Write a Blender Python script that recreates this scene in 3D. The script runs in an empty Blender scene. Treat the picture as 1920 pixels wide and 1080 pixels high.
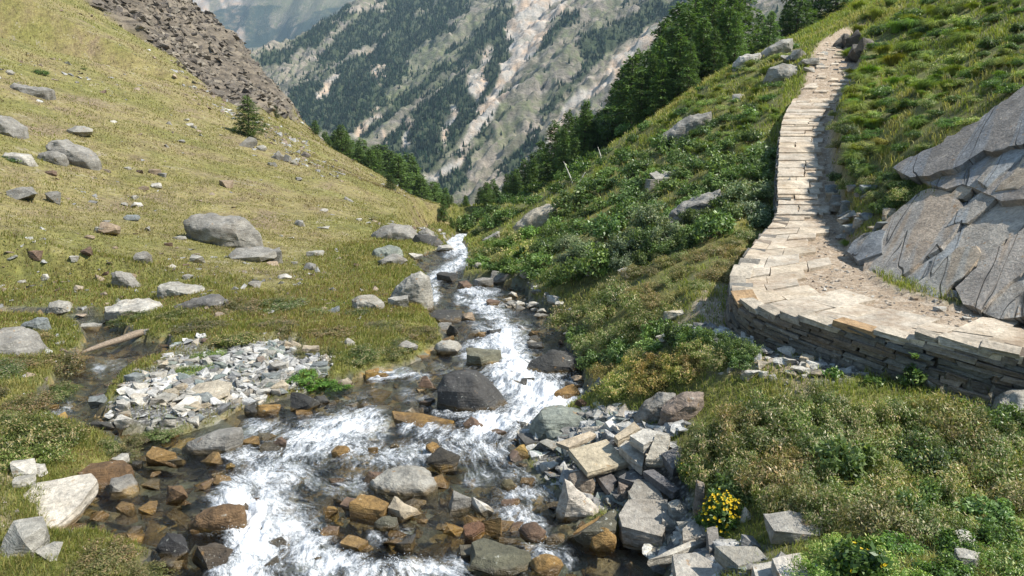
import bpy, bmesh, math, random
import numpy as np
from mathutils import Vector, Matrix
random.seed(7); R = np.random.default_rng(7)
D = bpy.data
scn = bpy.context.scene
COL = scn.collection
PI = math.pi

# ------------------------------------------------------------------ camera maths
F, PITCH, CZ = 1397.0, math.radians(15.6), 3.5      # focal length in photo pixels, downward pitch, eye height
CP, SP = math.cos(PITCH), math.sin(PITCH)
def ray(px, py):
    u = (px-960.0)/F; v = (540.0-py)/F
    return u, CP+v*SP, -SP+v*CP
def at(px, py, Y):
    a, b, c = ray(px, py); t = Y/b
    return (a*t, Y, CZ+c*t)
def topx(x, y, z):
    z = z-CZ
    d = y*CP - z*SP; h = y*SP + z*CP
    d = np.maximum(d, 1e-3)
    return 960+F*x/d, 540-F*h/d
def zwat(y):                                          # the stream's surface
    y = np.asarray(y, float)
    return 0.02-0.1*np.minimum(y, 28)-0.185*np.maximum(y-28, 0)
def on_water(px, py):
    a, b, c = ray(px, py)
    Y = (0.02-CZ)/(c/b+0.1)
    return at(px, py, Y)

# ------------------------------------------------------------------ noise
def _h(ix, iy, iz, s):
    n = (ix*374761393 + iy*668265263 + iz*2147483647 + s*974634777) & 0xffffffff
    n = ((n ^ (n >> 13))*1274126177) & 0xffffffff
    return ((n ^ (n >> 16)) & 0xffff)/65535.0*2-1
def noise(x, y, z=0.0, s=0):
    x, y, z = np.broadcast_arrays(np.asarray(x, float), np.asarray(y, float), np.asarray(z, float))
    ix, iy, iz = (np.floor(q).astype(np.int64) for q in (x, y, z))
    fx, fy, fz = x-ix, y-iy, z-iz
    fx, fy, fz = (q*q*(3-2*q) for q in (fx, fy, fz))
    o = 0
    for dx in (0, 1):
        for dy in (0, 1):
            for dz in (0, 1):
                o = o+_h(ix+dx, iy+dy, iz+dz, s)*(fx if dx else 1-fx)*(fy if dy else 1-fy)*(fz if dz else 1-fz)
    return o
def fbm(x, y, z=0.0, o=4, s=0, g=0.5):
    a, f, r = 1.0, 1.0, 0
    for k in range(o):
        r = r+a*noise(np.asarray(x)*f, np.asarray(y)*f, np.asarray(z)*f, s+k); a *= g; f *= 2.03
    return r
def sm(x, a=0.0, b=1.0):
    t = np.clip((x-a)/(b-a), 0, 1); return t*t*(3-2*t)
def srgb(r, g, b):
    return tuple(((c/255+0.055)/1.055)**2.4 if c > 10 else c/255/12.92 for c in (r, g, b))
def inpoly(px, py, poly):
    px = np.asarray(px, float); py = np.asarray(py, float)
    r = np.zeros(px.shape, bool); n = len(poly)
    for i in range(n):
        x1, y1 = poly[i][:2]; x2, y2 = poly[(i+1) % n][:2]
        if y1 == y2: continue
        c = ((y1 > py) != (y2 > py)) & (px < (x2-x1)*(py-y1)/(y2-y1)+x1)
        r ^= c
    return r
def pdist(px, py, pts, closed=False):
    """distance to a polyline, and the parameter (segment + fraction) of the nearest point"""
    best = np.full(np.shape(px), 1e9); par = np.zeros(np.shape(px))
    n = len(pts)
    for i in range(n if closed else n-1):
        x1, y1 = pts[i][:2]; x2, y2 = pts[(i+1) % n][:2]
        dx, dy = x2-x1, y2-y1; L = dx*dx+dy*dy+1e-12
        t = np.clip(((px-x1)*dx+(py-y1)*dy)/L, 0, 1)
        d = np.hypot(px-x1-t*dx, py-y1-t*dy)
        m = d < best
        best = np.where(m, d, best); par = np.where(m, i+t, par)
    return best, par

# ------------------------------------------------------------------ mesh building
def link(name, me, mat=None, parent=None):
    o = D.objects.new(name, me); COL.objects.link(o)
    if mat: me.materials.append(mat)
    if parent: o.parent = parent
    return o
def build(name, V, faces, mat=None, cols=None, smooth=False, parent=None):
    """V (n,3); faces (m,k) int array, all with k corners; cols (n,3) linear point colours"""
    V = np.asarray(V, np.float32); faces = np.asarray(faces, np.int32)
    me = D.meshes.new(name); m, k = faces.shape
    me.vertices.add(len(V)); me.vertices.foreach_set('co', V.ravel())
    me.loops.add(m*k); me.loops.foreach_set('vertex_index', faces.ravel())
    me.polygons.add(m); me.polygons.foreach_set('loop_start', np.arange(0, m*k, k, dtype=np.int32))
    me.polygons.foreach_set('use_smooth', np.full(m, smooth))
    if cols is not None:
        a = me.color_attributes.new('Col', 'FLOAT_COLOR', 'POINT')
        c = np.ones((len(V), 4), np.float32); c[:, :cols.shape[1]] = cols
        a.data.foreach_set('color', c.ravel())
    me.update(calc_edges=True); me.validate()
    return link(name, me, mat, parent)
def tag(o, label=None, cat=None, group=None, kind=None):
    if label: o['label'] = label
    if cat: o['category'] = cat
    if group: o['group'] = group
    if kind: o['kind'] = kind
    return o
def bake(protos, idx, pos, rotM, scale):
    """join many transformed copies of small triangle meshes; returns V, F, copy index of each vertex"""
    Vs, Fs, Is, off = [], [], [], 0
    for p, (pv, pf) in enumerate(protos):
        w = np.where(idx == p)[0]
        if len(w) == 0: continue
        v = np.einsum('nij,nkj->nki', rotM[w], pv[None]*scale[w][:, None, :])+pos[w][:, None, :]
        k = len(pv)
        f = pf[None]+(np.arange(len(w))*k)[:, None, None]+off
        Vs.append(v.reshape(-1, 3)); Fs.append(f.reshape(-1, pf.shape[1])); Is.append(np.repeat(w, k)); off += len(w)*k
    return np.concatenate(Vs), np.concatenate(Fs), np.concatenate(Is)
def rotz(a):
    c, s = np.cos(a), np.sin(a); o = np.zeros((len(a), 3, 3)); o[:, 0, 0] = c; o[:, 0, 1] = -s; o[:, 1, 0] = s; o[:, 1, 1] = c; o[:, 2, 2] = 1
    return o
def randrot(n, tilt):
    a = R.uniform(0, 2*PI, n); b = R.normal(0, tilt, n); g = R.normal(0, tilt, n)
    z = rotz(a); cb, sb, cg, sg = np.cos(b), np.sin(b), np.cos(g), np.sin(g)
    X = np.zeros((n, 3, 3)); X[:, 0, 0] = 1; X[:, 1, 1] = cb; X[:, 1, 2] = -sb; X[:, 2, 1] = sb; X[:, 2, 2] = cb
    Yr = np.zeros((n, 3, 3)); Yr[:, 1, 1] = 1; Yr[:, 0, 0] = cg; Yr[:, 0, 2] = sg; Yr[:, 2, 0] = -sg; Yr[:, 2, 2] = cg
    return X@Yr@z

# ------------------------------------------------------------------ materials
class NT:
    def __init__(s, name):
        s.m = D.materials.new(name); s.m.use_nodes = True; s.t = s.m.node_tree; s.t.nodes.clear()
        s.out = s.t.nodes.new('ShaderNodeOutputMaterial')
    def n(s, typ, props=None, **ins):
        nd = s.t.nodes.new('ShaderNode'+typ)
        for k, v in (props or {}).items(): setattr(nd, k, v)
        for k, v in ins.items():
            s.set(nd, k, v)
        return nd
    def set(s, nd, k, v):
        i = nd.inputs[int(k[1:])] if k[0] == 'i' and k[1:].isdigit() else nd.inputs[k.replace('_', ' ')]
        if hasattr(v, 'is_output') or isinstance(v, bpy.types.NodeSocket): s.t.links.new(v, i)
        else:
            if isinstance(v, (tuple, list)) and len(v) == 3 and i.type == 'RGBA': v = (*v, 1)
            i.default_value = v
    def math(s, op, a, b=0.0, clamp=False):
        return s.n('Math', {'operation': op, 'use_clamp': clamp}, i0=a, i1=b).outputs[0]
    def mix(s, f, a, b, mode='MIX'):
        nd = s.n('Mix', {'data_type': 'RGBA', 'blend_type': mode})
        s.set(nd, 'i0', f); s.set(nd, 'i6', a); s.set(nd, 'i7', b)
        return nd.outputs[2]
    def ramp(s, f, *stops):
        nd = s.n('ValToRGB', Fac=f); e = nd.color_ramp.elements
        while len(e) < len(stops): e.new(0.5)
        for el, (p, c) in zip(e, stops):
            el.position = p; el.color = (*c, 1) if isinstance(c, (tuple, list)) else (c, c, c, 1)
        return nd.outputs[0]
    def rng(s, v, a, b, c=0.0, d=1.0):
        return s.n('MapRange', {'interpolation_type': 'SMOOTHSTEP'}, Value=v, From_Min=a, From_Max=b, To_Min=c, To_Max=d).outputs[0]
    def noise(s, vec, scale, detail=4, rough=0.55, dist=0.0):
        return s.n('TexNoise', Vector=vec, Scale=scale, Detail=detail, Roughness=rough, Distortion=dist).outputs[0]
    def attr(s, name='Col'):
        nd = s.n('Attribute', {'attribute_name': name}); return nd
    def done(s, sh):
        s.t.links.new(sh, s.out.inputs['Surface']); return s.m

def mat_rock(name='stone', river=False, attr=False, strat=6.0, bump=0.8, dirt=0.0, band=0.65, axes=None):
    """grey schist: tint from the object's colour (or its point colours), grain, foliation, lichen; wet and amber near the waterline"""
    t = NT(name)
    tc = t.n('TexCoord'); geo = t.n('NewGeometry'); oi = t.n('ObjectInfo')
    base = t.attr().outputs['Color'] if attr else oi.outputs['Color']
    pos = geo.outputs['Position'] if attr else tc.outputs['Object']
    off = t.n('VectorMath', {'operation': 'ADD'}, i0=pos, i1=t.n('CombineXYZ', X=t.math('MULTIPLY', oi.outputs['Random'], 37.0), Y=t.math('MULTIPLY', oi.outputs['Random'], 91.0)).outputs[0]).outputs[0]
    n1 = t.noise(off, 3.0, 5, 0.6); n2 = t.noise(off, 22.0, 5, 0.65); n3 = t.noise(off, 90.0, 2, 0.6)
    mp = t.n('Mapping', Vector=off, Scale=(1.5, 1.5, strat*3), Rotation=(0.25, 0.2, 0.3)).outputs[0]
    st = t.noise(mp, 2.0, 4, 0.6, 0.4)
    c = t.mix(1.0, base, t.ramp(n1, (0.3, 0.62), (0.7, 1.25)), 'MULTIPLY')
    c = t.mix(0.8, c, t.ramp(n2, (0.28, 0.5), (0.55, 1.0), (0.75, 1.3)), 'MULTIPLY')
    c = t.mix(band, c, t.ramp(st, (0.3, 0.6), (0.5, 1.05), (0.7, 1.2)), 'MULTIPLY')
    c = t.mix(t.rng(n3, 0.62, 0.7, 0, 0.45), c, (0.03, 0.03, 0.028))                # dark lichen flecks
    c = t.mix(t.math('MULTIPLY', t.rng(n2, 0.6, 0.68), t.rng(n1, 0.5, 0.6)), c, (0.42, 0.42, 0.36))   # pale lichen
    c = t.mix(t.math('MULTIPLY', t.rng(t.noise(off, 8.0, 3), 0.66, 0.72), 0.6), c, (0.30, 0.17, 0.06))  # rust
    if dirt:
        gp = geo.outputs['Position']; dn = t.noise(gp, 1.6, 6, 0.7)
        c = t.mix(t.math('MULTIPLY', t.rng(dn, 0.46, 0.62), dirt), c, t.mix(t.rng(t.noise(gp, 14.0, 4), 0.4, 0.6), (0.27, 0.20, 0.13), (0.40, 0.32, 0.235)))
    c = t.mix(t.rng(t.noise(off, 1.3, 6, 0.7), 0.52, 0.66, 0, 0.5), c, t.mix(1.0, c, (0.62, 0.55, 0.45), 'MULTIPLY'))   # weather stain
    rough = 0.85
    bh = t.math('ADD', t.math('MULTIPLY', n2, 0.6), t.math('ADD', t.math('MULTIPLY', n3, 0.22), t.math('MULTIPLY', st, 0.7)))
    if river:
        sp = t.n('SeparateXYZ', Vector=geo.outputs['Position'])
        wl = t.math('SUBTRACT', sp.outputs[2], t.math('SUBTRACT', 0.02, t.math('MULTIPLY', sp.outputs[1], 0.1)))
        wl = t.math('ADD', wl, t.math('MULTIPLY', t.math('SUBTRACT', t.noise(geo.outputs['Position'], 5.0, 3), 0.5), 0.16))
        wet = t.rng(wl, 0.085, 0.04)
        am = t.ramp(t.noise(geo.outputs['Position'], 2.2, 4, 0.6), (0.36, (0.035, 0.032, 0.024)), (0.47, (0.07, 0.05, 0.022)), (0.57, (0.13, 0.08, 0.022)), (0.66, (0.30, 0.18, 0.035)), (0.75, (0.07, 0.06, 0.035)))
        am = t.mix(0.7, am, t.ramp(n2, (0.3, 0.5), (0.7, 1.5)), 'MULTIPLY')
        c = t.mix(wet, c, t.mix(0.45, am, t.mix(1.0, base, (0.7, 0.62, 0.5), 'MULTIPLY')))
        rough = t.rng(wet, 0, 1, 0.85, 0.22)
    if axes:                                            # cleavage cracks running down the dip, a few across, rusty sheets between
        dx = t.n('VectorMath', {'operation': 'DOT_PRODUCT'}, i0=pos, i1=axes[0]).outputs['Value']; sx = t.n('VectorMath', {'operation': 'DOT_PRODUCT'}, i0=pos, i1=axes[1]).outputs['Value']
        v1 = t.n('CombineXYZ', X=t.math('MULTIPLY', dx, 0.22), Y=t.math('MULTIPLY', sx, 1.5), Z=oi.outputs['Random']).outputs[0]
        v2 = t.n('CombineXYZ', X=t.math('MULTIPLY', dx, 1.3), Y=t.math('MULTIPLY', sx, 0.5), Z=t.math('MULTIPLY', oi.outputs['Random'], 9.0)).outputs[0]
        k1 = t.noise(v1, 1.5, 2, 0.4); k2 = t.noise(v2, 1.1, 3, 0.6)
        cr = t.math('MAXIMUM', t.rng(t.math('ABSOLUTE', t.math('SUBTRACT', k1, 0.5)), 0.008, 0.002), t.math('MULTIPLY', t.rng(t.math('ABSOLUTE', t.math('SUBTRACT', k2, 0.55)), 0.006, 0.002), 0.0))
        c = t.mix(t.rng(k1, 0.53, 0.58, 0, 0.55), c, t.mix(1.0, c, (1.2, 0.95, 0.7), 'MULTIPLY'))
        c = t.mix(t.math('MULTIPLY', cr, 0.45), c, (0.05, 0.047, 0.042))
        bh = t.math('SUBTRACT', t.math('ADD', bh, t.math('MULTIPLY', t.rng(k1, 0.49, 0.51), 0.9)), t.math('MULTIPLY', cr, 1.6))
    bp = t.n('Bump', Strength=bump, Distance=0.05, Height=bh)
    return t.done(t.n('BsdfPrincipled', Base_Color=c, Roughness=rough, Normal=bp.outputs[0]).outputs[0])

def mat_leaf(name, trans=0.35, rough=0.5):
    t = NT(name)
    a = t.attr().outputs['Color']; oi = t.n('ObjectInfo')
    c = t.mix(1.0, a, oi.outputs['Color'], 'MULTIPLY')
    d = t.n('BsdfPrincipled', Base_Color=c, Roughness=rough); d.inputs['Specular IOR Level'].default_value = 0.45
    tr = t.n('BsdfTranslucent', Color=t.mix(1.0, c, (1.15, 1.2, 0.6), 'MULTIPLY'))
    return t.done(t.n('MixShader', Fac=trans, i1=d.outputs[0], i2=tr.outputs[0]).outputs[0])

def mat_plain(name, col, rough=0.8, var=0.5, sc=12.0, stretch=(1, 1, 1)):
    t = NT(name); tc = t.n('TexCoord')
    mp = t.n('Mapping', Vector=tc.outputs['Object'], Scale=stretch).outputs[0]
    n = t.noise(mp, sc, 5, 0.6)
    c = t.mix(1.0, col, t.ramp(n, (0.3, 1-var), (0.7, 1+var)), 'MULTIPLY')
    bp = t.n('Bump', Strength=0.5, Distance=0.01, Height=n)
    return t.done(t.n('BsdfPrincipled', Base_Color=c, Roughness=rough, Normal=bp.outputs[0]).outputs[0])

M_ROCK = mat_rock('schist'); M_RIVER = mat_rock('river_schist', river=True)
M_STONES = mat_rock('loose_stone', attr=True); M_BED = mat_rock('stream_stone', river=True, attr=True)
M_LEAF = mat_leaf('leaf', 0.35, 0.42); M_GRASS = mat_leaf('grass_blade', 0.4, 0.6); M_NEEDLE = mat_leaf('needle', 0.4, 0.6)
M_BARK = mat_plain('bark', (0.07, 0.05, 0.038), 0.9, 0.6, 8.0, (4, 4, 0.7))
M_DEAD = mat_plain('weathered_wood', (0.22, 0.17, 0.12), 0.8, 0.6, 9.0, (0.6, 6, 6))
M_WHITE = mat_plain('bleached_wood', (0.55, 0.52, 0.46), 0.8, 0.3)
M_PETAL = mat_leaf('petal', 0.3, 0.6)
# ------------------------------------------------------------------ the ground near by: profiles at fixed distances, joined into one surface
PROF = {
 5.5: [(-500,1060),(-250,1062),(0,1062),(250,1062),(1215,1075),(1260,1050),(1330,985),(1450,925),(1700,900),(1920,890),(2400,840)],
 6.5: [(-500,925),(-200,940),(0,952),(1130,958),(1200,950),(1280,885),(1350,845),(1500,800),(1700,780),(1900,757),(2300,690)],
 7.3: [(-500,860),(0,885),(1060,895),(1150,862),(1220,830),(1290,790),(1450,740),(1680,712),(1900,650),(2400,540)],
 8.5: [(-500,770),(-100,800),(60,800),(1010,815),(1130,760),(1210,715),(1320,672),(1400,642),(1500,590),(1850,575),(2000,490),(2300,300)],
 10: [(-600,650),(-200,700),(100,720),(350,730),(1090,742),(1130,690),(1210,615),(1330,565),(1400,525),(1640,532),(1800,430),(1920,330),(2300,60)],
 13: [(-600,500),(-200,580),(0,605),(200,630),(500,640),(800,645),(1060,648),(1110,605),(1250,520),(1400,455),(1500,405),(1580,395),(1650,320),(1800,215),(1920,140),(2300,-120)],
 17: [(-600,310),(-300,410),(0,478),(300,525),(500,548),(740,565),(985,568),(1050,530),(1200,450),(1350,380),(1440,325),(1550,298),(1620,230),(1750,160),(1920,60),(2300,-200)],
 25: [(-600,110),(-300,245),(0,350),(300,432),(500,464),(740,482),(870,488),(930,470),(1100,385),(1300,270),(1430,205),(1540,172),(1640,140),(1750,70),(1920,-30),(2300,-290)],
 34: [(-600,0),(-300,130),(0,245),(300,335),(500,388),(700,422),(800,440),(870,468),(950,418),(1100,318),(1250,210),(1380,128),(1460,98),(1560,80),(1640,50),(1750,-10),(1920,-110),(2300,-360)],
 50: [(-600,-190),(-300,-40),(0,105),(300,222),(500,288),(700,348),(790,385),(835,418),(870,445),(950,398),(1050,338),(1180,248),(1300,170),(1440,95),(1600,25),(1800,-80),(2300,-420)],
 75: [(-600,-360),(-300,-190),(0,-30),(300,128),(500,218),(600,270),(700,320),(780,372),(860,436),(950,404),(1050,350),(1180,268),(1300,190),(1440,95),(1600,5),(2300,-420)],
 110: [(-600,-520),(-300,-350),(0,-165),(200,-35),(300,42),(400,112),(500,180),(600,264),(700,334),(780,384),(860,425),(950,405),(1050,360),(1180,295),(1440,140),(2300,-380)],
 150: [(-600,-560),(-300,-390),(0,-200),(200,-90),(330,-8),(430,58),(478,108),(502,162),(580,248),(660,338),(760,398),(860,420),(1000,350),(1180,270),(1440,150),(2300,-300)],
 200: [(-600,-300),(0,-60),(330,90),(480,180),(580,265),(700,350),(860,420),(1180,320),(1440,220),(2300,-100)],
 300: [(-600,200),(0,260),(330,300),(480,320),(580,345),(860,425),(1180,370),(1440,340),(2300,200)],
}
pts = [at(px, py, Y) for Y, L in PROF.items() for px, py in L]
for y, L in {4.2: [(-9,.9),(-5,0),(-3,-.3),(.6,-.3),(1.3,0.2),(2.4,.55),(6,1.1),(9,2.5)], 2.5: [(-9,1.6),(-5,.3),(-2.5,-.2),(-1,-.1),(0,.7),(1.2,1.0),(4,1.2),(8,2.2)],
             0: [(-9,3),(-5,1),(-2,.7),(0,1.8),(3,1.8),(8,2.5)], -2.4: [(-4,2),(0,1.9),(4,2.2)]}.items():
    pts += [(x, y, z) for x, z in L]
P = np.array(pts)
def warp(x, y):
    y = np.maximum(np.asarray(y, float), -2.6)
    return np.asarray(x, float)/(y+4), np.log(y+4)
def _phi(r2): return np.where(r2 > 1e-12, r2*np.log(r2+1e-12), 0)
_q1, _q2 = warp(P[:, 0], P[:, 1]); _E = (P[:, 2]-CZ)/(P[:, 1]+4)
_n = len(P); _A = np.zeros((_n+3, _n+3))
_A[:_n, :_n] = _phi((_q1[:, None]-_q1)**2+(_q2[:, None]-_q2)**2)+np.eye(_n)*2e-3
_A[:_n, _n] = 1; _A[:_n, _n+1] = _q1; _A[:_n, _n+2] = _q2; _A[_n:, :_n] = _A[:_n, _n:].T
_w = np.linalg.solve(_A, np.concatenate([_E, [0, 0, 0]]))
def base_z(x, y):
    q1, q2 = warp(x, y); o = _w[_n]+_w[_n+1]*q1+_w[_n+2]*q2
    for i in range(_n): o = o+_w[i]*_phi((q1-_q1[i])**2+(q2-_q2[i])**2)
    return CZ+o*(np.maximum(y, -2.6)+4)

# ---- the path: outer and inner edge, height and height of the wall under the outer edge
def zY(px, py, z):
    a, b, c = ray(px, py); return (z-CZ)/(c/b)
PATH = []
PATH.append(((7.6, 4.6, 1.05), (9.2, 6.6, 1.05), .5)); PATH.append(((6.1, 5.7, 1.02), (7.2, 7.1, 1.03), .5))
for o, i, z, h in [((1920,668),(1990,596),1.0,.5),((1780,645),(1900,588),1.0,.48),((1640,622),(1790,572),.98,.45),((1520,600),(1720,552),.95,.42),((1430,583),(1660,535),.92,.42),
                   ((1385,560),(1630,512),.90,.45),((1377,530),(1610,488),.90,.48),((1395,490),(1592,466),.92,.5),((1425,450),(1578,440),.96,.55)]:
    PATH.append((at(*o, zY(*o, z)), at(*i, zY(*i, z)), h))
for o, i, Y, h in [((1460,405),(1572,405),13.8,.6),((1462,350),(1562,350),15.2,.7),((1463,300),(1556,300),16.9,.7),((1466,255),(1552,255),19,.6),((1475,215),(1565,215),21.8,.4),
                   ((1500,170),(1592,170),25,.1),((1522,130),(1606,130),28,0),((1530,100),(1604,104),31,0),((1546,76),(1580,82),34,0),((1590,50),(1640,60),38,0)]:
    PATH.append((at(*o, Y), at(*i, Y), h))
def smooth_line(pts, k=6):
    """Catmull-Rom through the points"""
    p = np.array(pts, float); p = np.vstack([2*p[0]-p[1], p, 2*p[-1]-p[-2]]); o = []
    for i in range(1, len(p)-2):
        for j in range(k):
            t = j/k; a, b, c, d = p[i-1], p[i], p[i+1], p[i+2]
            o.append(0.5*(2*b+(c-a)*t+(2*a-5*b+4*c-d)*t*t+(3*b-a-3*c+d)*t**3))
    o.append(p[-2]); return np.array(o)
OUT = smooth_line([p[0] for p in PATH]); INN = smooth_line([p[1] for p in PATH])
HW = np.interp(np.arange(len(OUT))/6, np.arange(len(PATH)), [p[2] for p in PATH])
PPOLY = [tuple(p) for p in OUT]+[tuple(p) for p in INN[::-1]]

# ---- the stream: shoreline traced on its own sloping surface
SHORE_PX = [(270,1085),(285,1035),(190,1012),(100,1000),(150,925),(215,885),(240,850),(215,822),(110,795),(72,765),(105,705),(150,668),(160,640),(150,612),(40,600),(0,604),(0,590),(150,590),(205,590),(222,612),(255,638),(320,645),(318,668),(262,690),(225,712),(205,742),(185,775),
 (235,812),(330,818),(400,795),(455,765),(540,748),(610,722),(700,702),(770,682),(830,648),(826,610),(795,575),(805,525),(775,492),(800,474),(842,462),(878,462),(882,490),(868,516),(930,530),(985,540),(1000,570),(1068,602),(1062,640),(1092,690),(1104,740),(1085,770),(1005,790),(975,830),(992,880),(1040,925),(1085,985),(1160,1005),(1235,1003),(1215,1050),(1265,1085)]
SHORE = [on_water(*p)[:2] for p in SHORE_PX]
SHORE += [(0.9, 4.4), (0.2, 3.2), (-1.2, 2.0), (-3.2, 0.5), (-4.6, 1.0), (-3.4, 3.2), (-2.7, 4.4)]
_lip = SHORE_PX.index((842,462))
SHORE[_lip+1:_lip+1] = [(-3.4, 36), (-4.5, 60), (-3.6, 60), (-2.4, 36)]

# ---- regions of the ground by what covers it (outlines on the photograph's ground)
CLIFF = [(90,-60),(210,45),(300,105),(400,182),(470,214),(540,222),(600,245),(600,200),(480,60),(330,-80)]
GRAVELS = [[(170,775),(215,735),(250,700),(330,665),(420,650),(540,640),(565,660),(640,690),(600,725),(520,750),(440,775),(330,815),(235,815)],
           [(930,570),(985,545),(1070,570),(1075,610),(1010,600)], [(1215,645),(1290,612),(1350,625),(1450,650),(1560,690),(1640,715),(1560,735),(1440,725),(1380,705),(1290,655)], [(860,520),(990,515),(1010,545),(900,535)],
           [(960,800),(1060,770),(1180,780),(1290,800),(1260,830),(1290,900),(1320,1000),(1480,1040),(1560,1090),(1230,1090),(1180,1010),(1090,985),(1000,890)],
           [(300,640),(380,630),(365,655),(310,665)], [(1560,690),(1720,705),(1920,770),(1920,800),(1700,735)]]
DIRT = [[(1310,545),(1365,505),(1380,560),(1420,640),(1345,640),(1300,600)], [(0,985),(60,900),(10,890)], [(1370,700),(1480,700),(1500,735),(1360,740)], [(0,870),(0,920),(40,900)]]

NU, NV = 620, 520
U1 = np.linspace(-1.25, 1.25, NU); V1 = np.linspace(math.log(1.5), math.log(304), NV)
gu, gv = np.meshgrid(U1, V1)                     # rows by distance
GY = np.exp(gv)-4; GX = gu*(GY+4)
GZ = base_z(GX, GY)
DIST = np.hypot(GX, GY)+1.5
# unevenness: hummocks that grow with distance, ledges in the cliff
GZ += 0.045*fbm(GX/1.3, GY/1.3, o=3, s=3)*sm(DIST, 3, 8)+0.11*fbm(GX/5, GY/5, o=4, s=9)*sm(DIST, 14, 30)+0.35*fbm(GX/16, GY/16, o=3, s=12)*sm(DIST, 35, 80)
GPX, GPY = topx(GX, GY, GZ)
cliff = inpoly(GPX, GPY, CLIFF) & (GY > 60)
cd, _ = pdist(GPX, GPY, CLIFF, True)
CL = np.where(cliff, sm(cd+9*fbm(GX/7, GY/7, o=4, s=41), 0, 12), 0)*np.where(GY > 60, 1, 0)
_led = fbm(GX/9+GZ/7, GY/12, GZ/5, o=4, s=40)
GZ += CL*(1.6*np.sign(_led)*np.abs(_led)**0.6+0.9*fbm(GX/2.5, GY/2.5, GZ/2, o=3, s=44))
# path
inp = inpoly(GX, GY, PPOLY)
do, po = pdist(GX, GY, [tuple(p) for p in OUT]); di, pi_ = pdist(GX, GY, [tuple(p) for p in INN])
ii = np.arange(len(OUT)); zo = np.interp(po, ii, OUT[:, 2]); zi = np.interp(pi_, ii, INN[:, 2]); hw = np.interp(po, ii, HW)
outer = (do < di) & ~inp
lev = np.where(hw > 0.05, sm(do, 0.25, 1.3), sm(do, 0, 0.8))
GZ = np.where(outer, (zo-hw)*(1-lev)+GZ*lev, GZ)
bh = .85*sm(GY, 12.5, 14.5)*(1-sm(GY, 30, 36))*(1-sm(di, .8, 2.2))
GZ = np.where(~inp & ~outer & (di < 2.2) & (bh > 0), np.maximum(GZ, zi+bh), GZ)
bank = sm(di, 0.0, 0.26)*0.85+0.15*sm(di, 0.3, 1.2)
GZ = np.where(~inp & ~outer, zi*(1-bank)+np.maximum(GZ, np.where(di < 2, zi, -1e9))*bank, GZ)
GZ = np.where(inp, (zo*di+zi*do)/(do+di+1e-9)-0.05+0.012*fbm(GX*3, GY*3, o=3, s=5), GZ)
PATHM = np.where(inp, 1.0, np.where(outer, np.where(hw > .05, 0, 1-sm(do, 0, .25)), 1-sm(di, 0, .2)))
# stream
ins = inpoly(GX, GY, SHORE); ds, _ = pdist(GX, GY, SHORE, True)
zw = zwat(GY)
edge = ds+0.09*fbm(GX*2.2, GY*2.2, o=3, s=21)
GRAV = np.zeros_like(GX); DRT = np.zeros_like(GX)
near = GY < 40
for g in GRAVELS:
    d_, _ = pdist(GPX, GPY, g, True); i_ = inpoly(GPX, GPY, g) & near
    d_ = d_*(DIST/F); n_ = 0.12*fbm(GX*2.5, GY*2.5, o=3, s=31)
    GRAV = np.maximum(GRAV, np.where(near, sm(np.where(i_, d_, -d_)+n_, -0.12, 0.12), 0))
for g in DIRT:
    d_, _ = pdist(GPX, GPY, g, True); i_ = inpoly(GPX, GPY, g) & near
    d_ = d_*(DIST/F); n_ = 0.2*fbm(GX*2, GY*2, o=3, s=33)
    DRT = np.maximum(DRT, np.where(near, sm(np.where(i_, d_, -d_)+n_, -0.2, 0.15), 0))
GRAV *= ~ins; 
shore_up = np.where(GRAV > 0.3, 0.02+0.12*sm(edge, 0, 0.9), 0.03+0.13*sm(edge, 0, 0.22)+0.1*sm(edge, 0.2, 0.9))
lowland = sm(ds, 0.8, 2.5)
GZ = np.where(ins, zw-0.03-0.20*sm(edge, 0.0, 0.55)-0.05*fbm(GX*2, GY*2, o=2, s=8), np.maximum(np.where(GY < 75, np.minimum(GZ, zw+0.14+np.where(GX < -2.2-0.06*GY, 0.16, 0.8)*edge+9*sm(edge, 2, 6)), GZ), zw+shore_up))
WET = np.where(ins, 1.0, np.where(GRAV > 0.3, 0.3, 1)*(1-sm(edge, 0.0, 0.1)))
GPX, GPY = topx(GX, GY, GZ)

def gz(x, y):
    """ground height, bilinear from the grid"""
    a, b = warp(x, y)
    fa = np.clip((a-U1[0])/(U1[1]-U1[0]), 0, NU-1.001); fb = np.clip((b-V1[0])/(V1[1]-V1[0]), 0, NV-1.001)
    i = fa.astype(int); j = fb.astype(int); fa = fa-i; fb = fb-j
    return (GZ[j, i]*(1-fa)+GZ[j, i+1]*fa)*(1-fb)+(GZ[j+1, i]*(1-fa)+GZ[j+1, i+1]*fa)*fb
_T = np.exp(np.linspace(math.log(1.5), math.log(300), 1500))
def hit(px, py, water=True):
    """first point of the ground (or stream surface) seen at a photo pixel"""
    a, b, c = ray(px, py)
    z = CZ+c*_T/1.0; g = gz(a*_T, b*_T)
    if water: g = np.maximum(g, np.where(_T*b < 40, zwat(b*_T), -1e9))
    k = np.argmax(z < g)
    if k == 0: k = len(_T)-1
    t0, t1 = _T[k-1], _T[k]
    h0 = CZ+c*t0-g[k-1]; h1 = CZ+c*t1-g[k]
    t = t0+(t1-t0)*h0/(h0-h1+1e-12)
    return np.array([a*t, b*t, CZ+c*t])
# ------------------------------------------------------------------ ground mesh and material
gcol = np.stack([np.maximum(CL, 0), np.maximum(GRAV, 0), np.maximum(PATHM, DRT)], -1).reshape(-1, 3)
def grid_faces(r, c):
    a = np.arange(r*c).reshape(r, c)
    return np.stack([a[:-1, :-1], a[:-1, 1:], a[1:, 1:], a[1:, :-1]], -1).reshape(-1, 4)
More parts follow.
